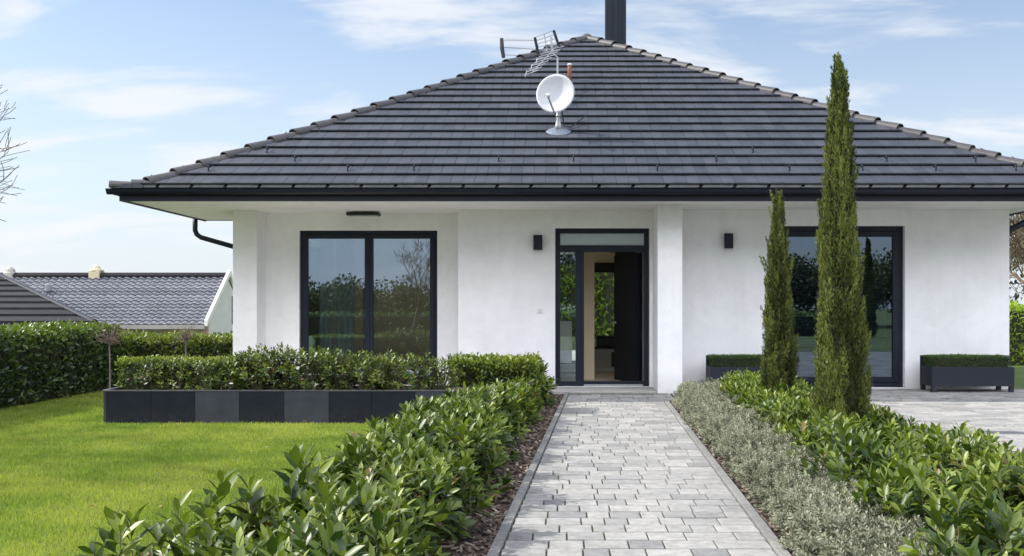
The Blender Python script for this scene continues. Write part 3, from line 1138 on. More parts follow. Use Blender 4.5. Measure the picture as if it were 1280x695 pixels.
# second yagi whose boom runs off to the left behind the hip
YB = 19.2
bb = PT(673, 80, YB)
bb.z = roof_z(YB) - .25
a2 = thing('tv_antenna', 'horizontal television antenna with black end piece showing over the left roof hip', 'antenna', bb)
MB().tube([bb, PT(672, 56, YB)], .018, 8).build('mast', M['alu'], a2)
m = MB()
m.tube([PT(627, 48, YB), PT(627.5, 60, YB), PT(629.5, 72, YB)], [.036, .042, .036], 8)
m.build('end_piece', M['black'], a2)
m = MB()
m.tube([PT(628, 59, YB), PT(676, 62, YB)], .007, 6)
m.tube([PT(628, 50, YB), PT(670, 50.5, YB)], .006, 6)
m.tube([PT(629.5, 68.5, YB), PT(660, 70, YB)], .006, 6)
for k in range(12):
    x = 632 + k * 3.4
    m.tube([PT(x - 1.5, 52, YB - .12), PT(x + 2.5, 48.5, YB + .12)], .005, 5)
    m.tube([PT(x - 1.5, 61.5, YB - .12), PT(x + 2.5, 58, YB + .12)], .005, 5)
m.build('director_boom', M['alu'], a2)

# ------------------------------------------------------------------ things seen inside
t = thing('sideboard', 'low grey sideboard seen through the open front door', 'sideboard', (1.1, 18.5, .05))
MB().box(.46, 2.0, 18.3, 18.75, .13, .50).build('body', M['cabinet'], t, bevel=.01)
MB().box(.98, 1.5, 18.285, 18.299, .16, .44).build('door', M['black'], t)
MB().box(.44, 2.02, 18.28, 18.77, .501, .53).build('top', M['black'], t)
for x in (.5, 1.95):
    for y in (18.34, 18.7):
        MB().box(x, x + .04, y, y + .04, .05, .13).build('foot', M['black'], t)
t = thing('black_box', 'flat black box lying on the sideboard in the hall', 'box', (.98, 18.5, .53))
MB().box(.70, 1.25, 18.4, 18.65, .532, .72).build('body', M['black'], t, bevel=.015)
MB().box(.69, 1.26, 18.39, 18.66, .722, .74).build('lid', M['anthracite_matt'], t)
t = thing('vase', 'slim pale vase at the end of the hall sideboard', 'vase', (.62, 18.4, .531))
MB().lathe([(.045, 0), (.05, .03), (.025, .1), (.02, .2), (.03, .24), (.02, .245)], (.62, 18.42, .531), 16).build('vessel', M['int_white'], t, smooth=True)
t = thing('white_cabinet', 'narrow white wall cabinet seen through the sidelight of the entrance', 'cabinet', (.09, 16.2, .35))
MB().box(-.1, .165, 16.1, 16.5, .36, 1.06).build('body', M['int_white'], t, bevel=.006)
MB().box(.168, .20, 16.1, 16.5, .36, 1.06).build('side_panel', M['curtain'], t)
MB().box(-.08, .145, 16.085, 16.098, .38, 1.04).build('door', M['int_white'], t)
for (xa_, xb_, lab) in ((-4.0, -3.78, 'pale narrow curtain hanging at the outer edge of the porch window'), (-3.72, -3.42, 'pale curtain hanging second inside the porch window'), (-3.28, -3.16, 'thin pale curtain hanging beside the middle post of the porch window')):
    m = MB()
    n = 24
    vs = []
    for z in (.1, 2.45):
        for k in range(n + 1):
            vs.append((xa_ + (xb_ - xa_) * k / n, 15.98 + .02 * math.sin(k * .8), z))
    m.add(vs, [(k, k + 1, n + 2 + k, n + 1 + k) for k in range(n)])
    cu = m.build('curtain', M['curtain'])
    s_ = cu.modifiers.new('thickness', 'SOLIDIFY')
    s_.thickness = .004
    tag(cu, lab, 'curtain', 'curtains in the porch window')

# ------------------------------------------------------------------ foliage builders
def rand_dirs(n, r=rng):
    v = r.normal(size=(n, 3))
    return unit(v)


def shoots_leaves(tips, dirs, lens, per, leaf_l, aspect, r, el0=12, el1=62, tint_top=.45):
    """leaves spiralled along each shoot, spreading low down and upright at the tip"""
    P, A, N, L, Wd, T = [], [], [], [], [], []
    for tip, d, ln in zip(tips, dirs, lens):
        d = d / np.linalg.norm(d)
        a = np.cross(d, [0.3, 0.5, 0.81])
        a /= np.linalg.norm(a)
        b = np.cross(d, a)
        ph = r.uniform(0, 6.28)
        st = r.uniform(0, .3)
        for k in range(per):
            f = (k / (per - 1)) ** .7
            az = ph + k * 2.3999
            el = R(el0 + (el1 - el0) * f ** 1.6 + r.normal() * 9)
            rad = a * math.cos(az) + b * math.sin(az)
            ax = rad * math.cos(el) + d * math.sin(el)
            nn = d * math.cos(el) - rad * math.sin(el) + r.normal(size=3) * .22
            P.append(tip - d * ln * (1 - f) + rad * .004)
            A.append(ax)
            N.append(nn)
            s = leaf_l * (1.0 - .38 * max(0, f - .75) / .25) * r.uniform(.72, 1.12)
            L.append(s)
            Wd.append(s * aspect * r.uniform(.85, 1.15))
            T.append(st + tint_top * f ** 2 * .7 + r.uniform(-.06, .06))
    return np.array(P), np.array(A), np.array(N), np.array(L), np.array(Wd), np.array(T)


def shrub_proto(name, seed, h, rad, nsh, per, leaf_l, aspect, mat, upright=.6, skirt=.35, tpl=T_BIG, ln_f=.55, tint_top=.45, mat_stem='stem'):
    r = np.random.default_rng(seed)
    tips, dirs, lens = [], [], []
    stems = MB()
    for i in range(nsh):
        q = math.sqrt((i + .5) / nsh) if i < nsh * (1 - skirt) else r.uniform(.75, 1.0)
        a = i * 2.39996 + r.normal() * .25
        low = i >= nsh * (1 - skirt)
        z = h * (1 - .33 * q * q) * r.uniform(.82, 1.08) if not low else h * r.uniform(.16, .66)
        x, y = rad * q * math.cos(a), rad * q * math.sin(a)
        d = np.array([math.cos(a) * q * (.9 if low else .55), math.sin(a) * q * (.9 if low else .55), upright + (.1 if low else .4)]) + r.normal(size=3) * .12
        tips.append(np.array([x, y, z]))
        dirs.append(d)
        ln = h * ln_f * r.uniform(.8, 1.1) * (.75 if low else 1)
        lens.append(ln)
        dn = d / np.linalg.norm(d)
        mid = np.array([x, y, z]) - dn * ln
        stems.tube([(x * .15, y * .15, 0), tuple(np.maximum(mid, [-9, -9, .02])), (x, y, z)], [.005, .004, .0015] if leaf_l > .05 else [.003, .002, .0008], 4, False)
    P, A, N, L, Wd, T = shoots_leaves(tips, dirs, lens, per, leaf_l, aspect, r, tint_top=tint_top)
    P[:, 2] = np.maximum(P[:, 2], .02)
    me = leaf_mesh(name, P, A, N, L, Wd, T, tpl)
    me.materials.append(mat)
    sm = bpy.data.meshes.new('stem')
    sm.from_pydata(stems.v, [], stems.f)
    sm.materials.append(M[mat_stem])
    return me, sm


def place_shrub(name, proto, loc, rz, sc, label, cat, group, szf=1.0):
    o = bpy.data.objects.new(name, None)
    o.empty_display_size = .1
    COL.objects.link(o)
    o.location = loc
    o.rotation_euler = (0, 0, rz)
    o.scale = (sc, sc, sc * szf)
    tag(o, label, cat, group)
    for nm, me in (('foliage', proto[0]), ('stem', proto[1])):
        c = bpy.data.objects.new(nm, me)
        COL.objects.link(c)
        c.parent = o
    return o


LP = [shrub_proto('foliage', 100 + i, .50, .33, 24, 18, .112, .38, M['laurel']) for i in range(6)]
LB = [shrub_proto('foliage', 200 + i, .44, .33, 24, 17, .108, .39, M['laurel_bright']) for i in range(5)]
TALL = [shrub_proto('foliage', 300 + i, .60, .17, 6, 17, .155, .40, M['laurel'], upright=1.0, skirt=.25, ln_f=.72) for i in range(3)]
GREY = [shrub_proto('foliage', 400 + i, .31, .245, 105, 24, .031, .46, M['grey_leaf'], upright=.45, skirt=.5, tpl=T_SMALL, ln_f=.42, tint_top=.5, mat_stem='grey_stem') for i in range(5)]

LEFT_LABEL = 'glossy green shrub in the long border between lawn and paver path'
LEFT_GROUP = 'glossy shrubs in the border beside the lawn'
rs = np.random.default_rng(21)


def left_edges(y):
    xl = np.interp(y, [2.6, 3.5, 4.6, 5.6, 7, 9.5, 11.9, 13.6], [-1.10, -1.12, -1.22, -1.46, -1.42, -1.08, -.66, -.62])
    xr = np.interp(y, [2.6, 3.5, 5.5, 7.5, 10, 13.6], [-.66, -.62, -.50, -.43, -.30, -.16])
    return xl, xr


y = 2.75
while y < 13.55:
    xl, xr = left_edges(y)
    w = xr - xl
    n = 3 if w > .85 else 2
    for i in range(n):
        rad = .30
        fx = (i + .5) / n
        x = xl + rad * .8 + (w - rad * 1.6) * (i / (n - 1)) + rs.uniform(-.05, .05)
        yy = y + rs.uniform(-.12, .12) + .2 * (i % 2)
        if 11.25 < yy < 12.4 and x < -.30:
            continue
        if 10.45 < yy <= 11.25 and x < -.62:
            continue
        pr = LP[rs.integers(len(LP))] if yy < 9.0 or rs.random() < .35 else LB[rs.integers(len(LB))]
        sc = rs.uniform(.82, 1.1) * (1.0 if yy < 8.5 else 1.0)
        place_shrub('glossy_shrub', pr, (x, yy, .006), rs.uniform(0, 6.28), sc, LEFT_LABEL, 'shrub', LEFT_GROUP)
    y += .46
# leggy tall shoots at the lawn side close to the camera
for (px, py, Yd, k) in ((152, 645, 3.75, 0), (232, 612, 3.95, 1), (292, 596, 4.15, 2), (385, 568, 4.5, 0), (335, 612, 4.2, 1), (452, 552, 5.2, 2), (265, 655, 3.7, 2), (500, 538, 5.6, 1), (310, 660, 3.65, 0)):
    p = PT(px, py, Yd)
    place_shrub('glossy_shrub', TALL[k], (p.x, p.y, .006), rs.uniform(0, 6.28), max(.7, p.z / .60), 'leggy glossy shrub with bare upright shoots leaning out over the lawn nearest the camera', 'shrub', 'leggy shrubs at the lawn edge')

# right border: grey sage along the kerb
y = 3.2
while y < 12.95:
    for i in range(2):
        wid = .20 + .03 * (y - 5)
        x = RX(y) + .06 + .24 + i * max(.18, wid * .8) + rs.uniform(-.04, .04)
        place_shrub('grey_shrub', GREY[rs.integers(len(GREY))], (x, y + rs.uniform(-.08, .08) + .15 * i, .006), rs.uniform(0, 6.28), rs.uniform(.85, 1.12), 'silvery grey-leaved low shrub in the row along the right kerb of the path', 'shrub', 'grey shrubs along the path kerb')
    y += .36
# right border: glossy shrubs
y = 3.3
while y < 12.75:
    xl = RX(y) + .06 + np.interp(y, [3, 6, 9, 12.7], [.56, .66, .74, .84])
    xr = BED_R - .18
    n = 2
    for i in range(n):
        x = xl + (xr - xl) * (i / (n - 1)) + rs.uniform(-.06, .06)
        yy = y + rs.uniform(-.1, .1) + .2 * (i % 2)
        if abs(yy - 7.9) < .3 and abs(x - 2.3) < .28:
            continue
        pr = LB[rs.integers(len(LB))] if yy > 7.2 or rs.random() < .35 else LP[rs.integers(len(LP))]
        place_shrub('glossy_shrub', pr, (x, yy, .006), rs.uniform(0, 6.28), rs.uniform(.9, 1.12), 'glossy green shrub in the border between the grey shrubs and the terrace', 'shrub', 'glossy shrubs in the border beside the terrace')
    y += .42


# cypresses
def cypress(name, loc, H, prof, seed, label, nclump, nleaf):
    r = np.random.default_rng(seed)
    root = thing(name, label, 'cypress', loc, 'columnar cypresses in the right border')
    MB().tube([tuple(loc), (loc[0] + .01, loc[1], loc[2] + H * .5), (loc[0], loc[1], loc[2] + H * .97)], [.05, .03, .006], 8).build('trunk', M['bark'], root)
    P, A, N, L, Wd, T = [], [], [], [], [], []
    for i in range(nclump):
        f = (i + r.random()) / nclump
        z = H * (.02 + .96 * f ** 1.12)
        Rr = np.interp(z / H, [p[0] for p in prof], [p[1] for p in prof])
        a = r.uniform(0, 6.283)
        lob = 1 + .16 * math.sin(3 * a + z * 2.6) + .10 * math.sin(5 * a - z * 4.1)
        rad = Rr * lob * r.uniform(.62, .93)
        ln = r.uniform(.16, .34) * (1 if z < H * .8 else .75)
        out = np.array([math.cos(a), math.sin(a), 0])
        lean = r.uniform(.02, .16) if r.random() > .025 else r.uniform(.2, .36)
        d = np.array([out[0] * lean, out[1] * lean, 1.0]) + r.normal(size=3) * .05
        d /= np.linalg.norm(d)
        c0 = out * rad * .8 + np.array([0, 0, max(.01, z - ln * .4)])
        tn = r.uniform(-.12, .55) + .16 * math.sin(3 * a + z * 2.6)
        crad = r.uniform(.018, .036) * (.45 + Rr / .22 * .55)
        n = nleaf
        ff = r.random(n) ** .8
        az = r.uniform(0, 6.283, n)
        rr_ = crad * np.sqrt(r.random(n)) * np.sin(np.pi * np.clip(ff * .8 + .18, 0, 1)) * 1.25
        off_ = np.stack([np.cos(az) * rr_, np.sin(az) * rr_, np.zeros(n)], 1)
        p = c0 + d * (ff * ln)[:, None] + off_
        ax = d + np.stack([np.cos(az), np.sin(az), np.zeros(n)], 1) * .38 + r.normal(size=(n, 3)) * .16
        nn = np.stack([np.cos(az), np.sin(az), np.full(n, .3)], 1) + out * .4 + r.normal(size=(n, 3)) * .3
        P.append(p); A.append(ax); N.append(nn)
        L.append(r.uniform(.018, .038, n))
        Wd.append(r.uniform(.006, .011, n))
        T.append(tn + ff * .18)
    me = leaf_mesh('crown', np.concatenate(P), np.concatenate(A), np.concatenate(N), np.concatenate(L), np.concatenate(Wd), np.concatenate(T), T_QUAD)
    link_mesh('crown', me, M['cypress'], root)
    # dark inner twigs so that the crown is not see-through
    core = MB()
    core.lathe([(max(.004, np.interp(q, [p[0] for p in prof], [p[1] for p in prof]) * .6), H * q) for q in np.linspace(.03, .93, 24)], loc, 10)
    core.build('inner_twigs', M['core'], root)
    return root


cypress('cypress', (2.30, 7.9, .006), 3.30, [(0, .19), (.05, .25), (.16, .262), (.35, .222), (.55, .165), (.72, .125), (.86, .075), (.94, .04), (1, .006)], 31, 'tall slender cypress rising above the roof eave in the right border', 1050, 100)
cypress('cypress', (2.29, 10.05, .006), 2.43, [(0, .14), (.08, .20), (.2, .205), (.45, .17), (.65, .125), (.82, .075), (.93, .035), (1, .006)], 32, 'small slender cypress in front of the wall planter near the pillar', 680, 92)


far = copy_tree([o for o in bpy.data.objects if o.name == 'cypress'][0])
far.location = (12.9, -10, 0)
far.scale = (1.5, 1.5, 1.25)
far['label'] = 'dark cypress across the garden mirrored in the window with the blind'
far['group'] = 'cypresses mirrored in the glass'


# clipped hedges
def hedge_box(parent, x0, x1, y0, y1, z0, z1, dens, leaf_l, mat, seed, amp=.05, faces='tfbrl', aspect=.45, core=True, name='foliage', fringe=.06, tpl=T_BIG, top_lit=.3, inset=.10):
    r = np.random.default_rng(seed)
    Ps, Ns = [], []
    def face(n, fn, nv):
        a, b = r.random(n), r.random(n)
        Ps.append(fn(a, b)); Ns.append(np.tile(np.array(nv, float), (n, 1)))
    lx, ly, lz = x1 - x0, y1 - y0, z1 - z0
    if 't' in faces:
        face(int(dens * lx * ly), lambda a, b: np.stack([x0 + a * lx, y0 + b * ly, np.full_like(a, z1)], 1), (0, 0, 1))
    if 'f' in faces:
        face(int(dens * lx * lz), lambda a, b: np.stack([x0 + a * lx, np.full_like(a, y0), z0 + b * lz], 1), (0, -1, 0))
    if 'b' in faces:
        face(int(dens * lx * lz * .5), lambda a, b: np.stack([x0 + a * lx, np.full_like(a, y1), z0 + b * lz], 1), (0, 1, 0))
    if 'l' in faces:
        face(int(dens * ly * lz), lambda a, b: np.stack([np.full_like(a, x0), y0 + a * ly, z0 + b * lz], 1), (-1, 0, 0))
    if 'r' in faces:
        face(int(dens * ly * lz), lambda a, b: np.stack([np.full_like(a, x1), y0 + a * ly, z0 + b * lz], 1), (1, 0, 0))
    P, N0 = np.concatenate(Ps), np.concatenate(Ns)
    n = len(P)
    k1 = lump(P, 3.1, seed) * amp + lump(P, 8.3, seed * 1.3) * amp * .6
    depth = -r.random(n) ** 1.6 * (.10 + leaf_l * .4) + (r.random(n) < .05) * r.random(n) * fringe
    P = P + N0 * (k1 + depth)[:, None]
    P[:, 2] = np.maximum(P[:, 2], z0 + .01)
    A = N0 * .55 + np.array([0, 0, .45]) + rand_dirs(n, r) * .75
    N = N0 * .5 + np.array([0, 0, .35]) + rand_dirs(n, r) * .65
    L = leaf_l * r.uniform(.65, 1.2, n)
    T = .22 + .18 * lump(P, 2.3, seed + 5) + depth * 1.6 + r.uniform(-.1, .1, n) + top_lit * sst(.75, 1.0, (P[:, 2] - z0) / max(lz, .01))  # tops tinted lighter, sunlight put into the leaf colour
    me = leaf_mesh(name, P - np.array(off(parent)), A, N, L, L * aspect, T, tpl)
    o = link_mesh(name, me, mat, parent)
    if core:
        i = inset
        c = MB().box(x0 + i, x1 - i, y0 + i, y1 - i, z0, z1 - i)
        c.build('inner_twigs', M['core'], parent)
    return o


h = thing('hedge', 'long tall clipped hedge with shaded side along the edge of the lawn', 'hedge', (-7.6, 11, 0))
hedge_box(h, -8.1, -7.0, 6.5, 15.3, 0, .975, 950, .085, M['hedge'], 51, .05, 'tfrb', top_lit=.42)
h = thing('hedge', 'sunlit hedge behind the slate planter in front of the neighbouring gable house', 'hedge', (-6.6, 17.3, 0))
hedge_box(h, -8.0, -5.3, 15.6, 16.6, 0, .80, 1300, .075, M['laurel_bright'], 52, .085, 'tfr', top_lit=.35)
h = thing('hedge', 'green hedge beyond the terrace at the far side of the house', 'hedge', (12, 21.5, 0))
hedge_box(h, 9.2, 17, 21.2, 22.4, 0, 1.3, 320, .13, M['garden_leaf'], 53, .09, 'tfl', aspect=.3, top_lit=.2)
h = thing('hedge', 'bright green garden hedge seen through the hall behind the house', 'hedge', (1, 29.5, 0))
hedge_box(h, -6, 10, 29, 30.4, -.6, 4.3, 260, .17, M['garden_leaf'], 54, .22, 'tfl', aspect=.45, top_lit=.1)

# ------------------------------------------------------------------ slate planter and its shrubs
pl = thing('slate_planter', 'long low planter clad in dark and grey slate panels at the back of the lawn', 'planter', (-3, 10.7, 0))
PY0, PY1, PZT = 10.70, 11.46, .375
xs_ = [PT(q, 500, PY0).x for q in (132.5, 188.5, 243.5, 299, 355, 411, 464.5, 519.5, 575)]
xs_ += [xs_[-1] + .5]
shade = 'ddgdgddgd'
for i in range(9):
    a, b = xs_[i], xs_[i + 1]
    o = MB().box(a + .0015, b - .0015, PY0, PY0 + .03, 0, PZT - .012).build('cladding_panel', M['panel_grey' if shade[i] == 'g' else 'panel_dark'], pl, bevel=.002)
    if shade[i] == 'g':
        o['label'] = 'paler grey slate panel'
cx_ = xs_[0]
MB().prism([(cx_ - .075, PY0 + .10), (cx_, PY0), (cx_, PY0 + .03), (cx_ - .05, PY0 + .115)], 0, PZT - .012).build('corner_panel', M['panel_dark'], pl)
MB().box(cx_ - .075, cx_ - .045, PY0 + .117, PY1, 0, PZT - .012).build('side_panel', M['panel_dark'], pl)
MB().box(xs_[-1] - .03, xs_[-1], PY0 + .031, PY1, 0, PZT - .012).build('side_panel', M['panel_dark'], pl)
MB().box(cx_ - .044, xs_[-1] - .031, PY1 - .03, PY1, 0, PZT - .012).build('back_panel', M['panel_dark'], pl)
rm = MB()
rm.prism([(cx_ - .08, PY0 + .09), (cx_ - .005, PY0 - .006), (xs_[-1], PY0 - .006), (xs_[-1], PY0 + .05), (cx_ + .03, PY0 + .05), (cx_ - .03, PY0 + .12), (cx_ - .03, PY1), (cx_ - .08, PY1)], PZT - .011, PZT)
rm.build('rim', M['rim'], pl)
MB().prism([(cx_ - .03, PY0 + .125), (cx_ + .03, PY0 + .052), (xs_[-1] - .03, PY0 + .052), (xs_[-1] - .03, PY1 - .03), (cx_ - .03, PY1 - .03)], 0, PZT - .03).build('soil', M['soil'], pl)

bh = thing('box_hedge', 'low neatly clipped hedge with flat top at the left end of the slate planter', 'hedge', (-4.5, 11.6, PZT))
hedge_box(bh, -5.12, -3.45, 11.10, 11.42, PZT - .03, .70, 3200, .040, M['laurel_bright'], 61, .016, 'tfrl', top_lit=.45, fringe=.03, inset=.05)
rs2 = np.random.default_rng(5)
PSH = [shrub_proto('foliage', 500 + i, .42, .26, 34, 15, .062, .45, M['laurel'], skirt=.52, upright=.5) for i in range(4)]
for i, (px, hz) in enumerate(((196, .72), (228, .72), (262, .70), (296, .78), (328, .84), (360, .85), (392, .83), (426, .80), (458, .78), (490, .76), (522, .77), (552, .74), (345, .84), (310, .80), (410, .82), (475, .78))):
    x = (px - 700) * 11.1 / 1200
    yy = 11.0 + rs2.uniform(-.06, .08) + (.18 if i >= 12 else 0)
    sc = (hz - PZT + .03) / .42
    place_shrub('leafy_shrub', PSH[i % 4], (x, yy, PZT - .03), rs2.uniform(0, 6.28), sc, 'dense leafy shrub in the row growing in the slate planter', 'shrub', 'leafy shrubs in the slate planter')
bh = thing('box_hedge', 'block-shaped clipped hedge at the planter end under the wall by the front door', 'hedge', (-.85, 11.9, 0))
hedge_box(bh, -1.31, -.28, 11.52, 12.2, 0, .655, 2300, .062, M['laurel_bright'], 62, .03, 'tfrl', top_lit=.3, fringe=.06)


def standard_tree(loc, hgt, label, seed):
    r = np.random.default_rng(seed)
    t = thing('standard_tree', label, 'tree', loc, 'bare little standard trees')
    MB().tube([loc, (loc[0] + .01, loc[1], hgt * .5), (loc[0], loc[1], hgt)], [.014, .012, .009], 8).build('trunk', M['bark'], t)
    m = MB()
    for k in range(70):
        d = unit(r.normal(size=(1, 3)))[0]
        d[2] = abs(d[2]) * .9 + .25
        p = Vector((loc[0], loc[1], hgt + r.uniform(-.03, .03)))
        q = p + Vector(d) * r.uniform(.07, .14)
        e = q + Vector(d + r.normal(size=3) * .7) * r.uniform(.06, .13)
        m.tube([p, q, e], [.004, .003, .0015], 4, False)
    m.build('crown', M['twig'], t)


standard_tree((-5.82, 12.4, 0), .83, 'bare little standard tree with twiggy head at the left end of the slate planter', 71)
standard_tree((-5.50, 14.1, 0), .80, 'bare little standard tree half hidden behind the clipped planter hedge', 72)

# ------------------------------------------------------------------ metal wall planters
def wall_planter(x0, x1, label, glabel, seed):
    y0, y1 = 14.30, 14.78
    t = thing('metal_planter', label, 'planter', ((x0 + x1) / 2, y0, .03), 'metal planters along the wall')
    m = MB()
    m.box(x0, x1, y0, y0 + .02, .118, .404)
    m.box(x0, x0 + .02, y0 + .021, y1 - .02, .118, .404)
    m.box(x1 - .02, x1, y0 + .021, y1 - .02, .118, .404)
    m.box(x0, x1, y1 - .019, y1, .118, .56)
    m.build('box', M['pot'], t, bevel=.003)
    m = MB()
    m.box(x0 + .021, x1 - .021, y0 + .021, y1 - .02, .12, .38)
    m.build('soil', M['soil'], t)
    for xx in (x0 + .004, x1 - .064):
        for yy in (y0 + .004, y1 - .064):
            MB().box(xx, xx + .06, yy, yy + .06, .028, .117).build('leg', M['pot'], t)
    b = thing('box_hedge', glabel, 'hedge', ((x0 + x1) / 2, (y0 + y1) / 2, .38), 'clipped box hedges in the metal planters')
    hedge_box(b, x0 + .03, x1 - .03, y0 + .03, y1 - .03, .39, .565, 12000, .020, M['box'], seed, .008, 'tfrl', .6, tpl=T_SMALL, fringe=.02, top_lit=.35, inset=.03)


wall_planter(5.54, 6.77, 'anthracite metal planter box on legs at the house corner end of the terrace', 'dark clipped box hedge filling the metal planter at the house corner', 81)
wall_planter(2.245, 3.475, 'anthracite metal planter box by the wall behind the small cypress', 'dark clipped box hedge filling the metal planter behind the small cypress', 82)


# ------------------------------------------------------------------ bare trees
def bare_tree(name, loc, label, seed, H, r0, mat, lean=(0, 0), levels=5, spread=.6, tw=.0035, nb=(3, 4)):
    r = random.Random(seed)
    root = thing(name, label, 'tree', loc)
    tr, cr = MB(), MB()

    def grow(p, d, ln, rad, lev):
        pts, rads = [p], [rad]
        n = 6
        dd = d.copy()
        for k in range(n):
            dd = (dd + Vector((r.gauss(0, .10), r.gauss(0, .10), r.gauss(.03, .08)))).normalized()
            pts.append(pts[-1] + dd * ln / n)
            rads.append(max(tw, rad * (1 - .45 * (k + 1) / n)))
        (tr if lev == 0 else cr).tube(pts, rads, 7 if lev < 2 else 4, False)
        if lev >= levels:
            return
        for k in range(r.randint(*nb) + (1 if lev == 0 else 0)):
            f = r.uniform(.35, 1.0) if k else 1.0
            i = min(n, max(1, int(round(f * n))))
            ax = dd.orthogonal().normalized()
            s = dd.cross(ax)
            a = r.uniform(0, 6.28)
            side = ax * math.cos(a) + s * math.sin(a)
            nd = (dd + side * spread * r.uniform(.6, 1.5) + Vector((0, 0, .12))).normalized()
            grow(pts[i], nd, ln * r.uniform(.55, .8), rads[i] * r.uniform(.5, .72), lev + 1)

    grow(Vector(loc), Vector((lean[0], lean[1], 1)).normalized(), H * .36, r0, 0)
    tr.build('trunk', mat, root)
    cr.build('crown', mat, root)
    return root


bare_tree('bare_tree', (-14.4, 20.5, -.1), 'leafless tree reaching its thin branches in from the left above the hedge', 360, 10.2, .13, M['bark'], (.05, 0), 5, .95, .007, (4, 5))
bare_tree('bare_tree', (13.4, 25, 0), 'leafless tree with sunlit-coloured bark beyond the house corner and hedge', 12, 5.6, .12, M['bark_lit'], (-.06, 0), 5, .85, .008, (4, 5))
bare_tree('bare_tree', (-6.2, -9.0, 0), 'leafless tree on the far lawn mirrored in the porch window', 8, 4.6, .10, M['bark'], (.1, 0), 5, .8, .006)
bare_tree('bare_tree', (-11.2, 8.2, 0), 'tall leafless tree beyond the side hedge whose branches streak shade over the lawn', 15, 9.6, .15, M['bark'], (.08, 0), 5, .8, .006, (4, 4))
bt = thing('round_shrub', 'dense olive-brown shrub behind the hedge past the house corner', 'shrub', (15.5, 28, 0))
hedge_box(bt, 11.5, 19, 27, 29.5, 0, 2.9, 90, .16, M['wood_leaf'], 91, .35, 'tf', core=False)

# a wood and a hedge across the garden, behind the camera (seen mirrored in the glass)
r = np.random.default_rng(90)
P, T = [], []
for k in range(170):
    x = r.uniform(-62, 62)
    yy = r.uniform(-36, -27)
    rad = r.uniform(1.2, 2.6)
    hz = r.uniform(.5, 1.7) + .35 * math.sin(x * .3) + 1.9 * sst(-6, 3, x)
    d = unit(r.normal(size=(1400, 3))) * (rad * r.uniform(.3, 1.03, 1400))[:, None]
    P.append(d * np.array([1, 1, .85]) + np.array([x, yy, hz]))
    T.append(np.full(1400, r.uniform(0, .5)))
P, T = np.concatenate(P), np.concatenate(T)
P = P[P[:, 2] > .05] if False else np.concatenate([P[:, :2], np.maximum(P[:, 2:3], .05)], 1)
n = len(P)
me = leaf_mesh('woodland', P, rand_dirs(n, r), rand_dirs(n, r), r.uniform(.15, .27, n), r.uniform(.11, .18, n), T + r.uniform(-.1, .1, n), T_QUAD)
wd = link_mesh('woodland', me, M['wood_leaf'])
tag(wd, 'dark wood across the garden mirrored in the window panes', 'wood', None, 'stuff')
h = thing('hedge', 'dark hedge across the front garden mirrored low in the porch window', 'hedge', (0, -12, 0))
hedge_box(h, -16, 12, -13, -12, 0, .95, 120, .14, M['hedge'], 55, .08, 'tb', core=True)

# ------------------------------------------------------------------ neighbouring houses
def pantile(mb, p00, p10, p01, nrow, ncol, amp=.05, lip=.05):
    """wavy stepped tile field from eave corner p00 along eave to p10, up the slope to p01"""
    p00, p10, p01 = Vector(p00), Vector(p10), Vector(p01)
    ue, us = p10 - p00, p01 - p00
    nn = ue.cross(us).normalized()
    if nn.z < 0:
        nn = -nn
    sub = 6
    for i in range(nrow):
        vs = []
        for (f, l) in ((i / nrow, lip), (min(1, (i + 1.1) / nrow), 0)):
            for k in range(ncol * sub + 1):
                q = k / (ncol * sub)
                w = amp * math.sin(2 * math.pi * k / sub)
                vs.append(p00 + ue * q + us * f + nn * (w + l))
        n_ = ncol * sub + 1
        base_ = [v_ - nn * lip for v_ in vs[:n_]]
        fs = [(k, k + 1, n_ + k + 1, n_ + k) for k in range(n_ - 1)] + [(2 * n_ + k, 2 * n_ + k + 1, k + 1, k) for k in range(n_ - 1)]
        mb.add(vs + base_, fs)


nb = thing('gable_house', 'neighbouring house with silvery wavy-tiled gable roof and white gable end', 'house', (-20, 40, -2.2))
ex, ez, rz_ = -14.0, .58, 2.56
gz = -2.2
m = MB()
pantile(m, (-30, 37.9, ez), (ex, 37.9, ez), (-30, 40.5, rz_), 15, 52, .034, .075)
m.add([(-30, 40.5, rz_ + .02), (ex, 40.5, rz_ + .02), (ex, 43.1, ez), (-30, 43.1, ez)], [(0, 1, 2, 3)])
nroof = m.build('roof', M['nb_tile'], nb)
m = MB()
m.tube([(-30, 40.5, rz_ + .05), (ex, 40.5, rz_ + .05)], .13, 8)
m.build('ridge_cap', M['nb_tile_dark'], nroof)
m = MB()
m.box(-30, ex, 37.72, 37.86, ez - .16, ez - .0)
m.build('gutter', M['cabinet'], nb)
m = MB()
m.box(-30, ex - .3, 38.3, 42.7, gz - .3, ez + .2)
m.build('wall', M['nb_wall'], nb)
m = MB()
m.add([(ex - .02, 38.35, gz - .3), (ex - .02, 42.65, gz - .3), (ex - .02, 42.65, ez + .3), (ex - .02, 40.5, rz_ - .08), (ex - .02, 38.35, ez + .3),
       (ex - .28, 38.35, gz - .3), (ex - .28, 42.65, gz - .3), (ex - .28, 42.65, ez + .3), (ex - .28, 40.5, rz_ - .08), (ex - .28, 38.35, ez + .3)],
      [(0, 1, 2, 3, 4), (0, 4, 9, 5), (9, 8, 7, 6, 5)])
m.build('gable_wall', M['nb_white'], nb)
m = MB()
m.box(ex - .3, ex - .03, 38.25, 38.34, gz, ez + .1)
m.build('brick_pier', M['nb_brick'], nb)
m = MB()
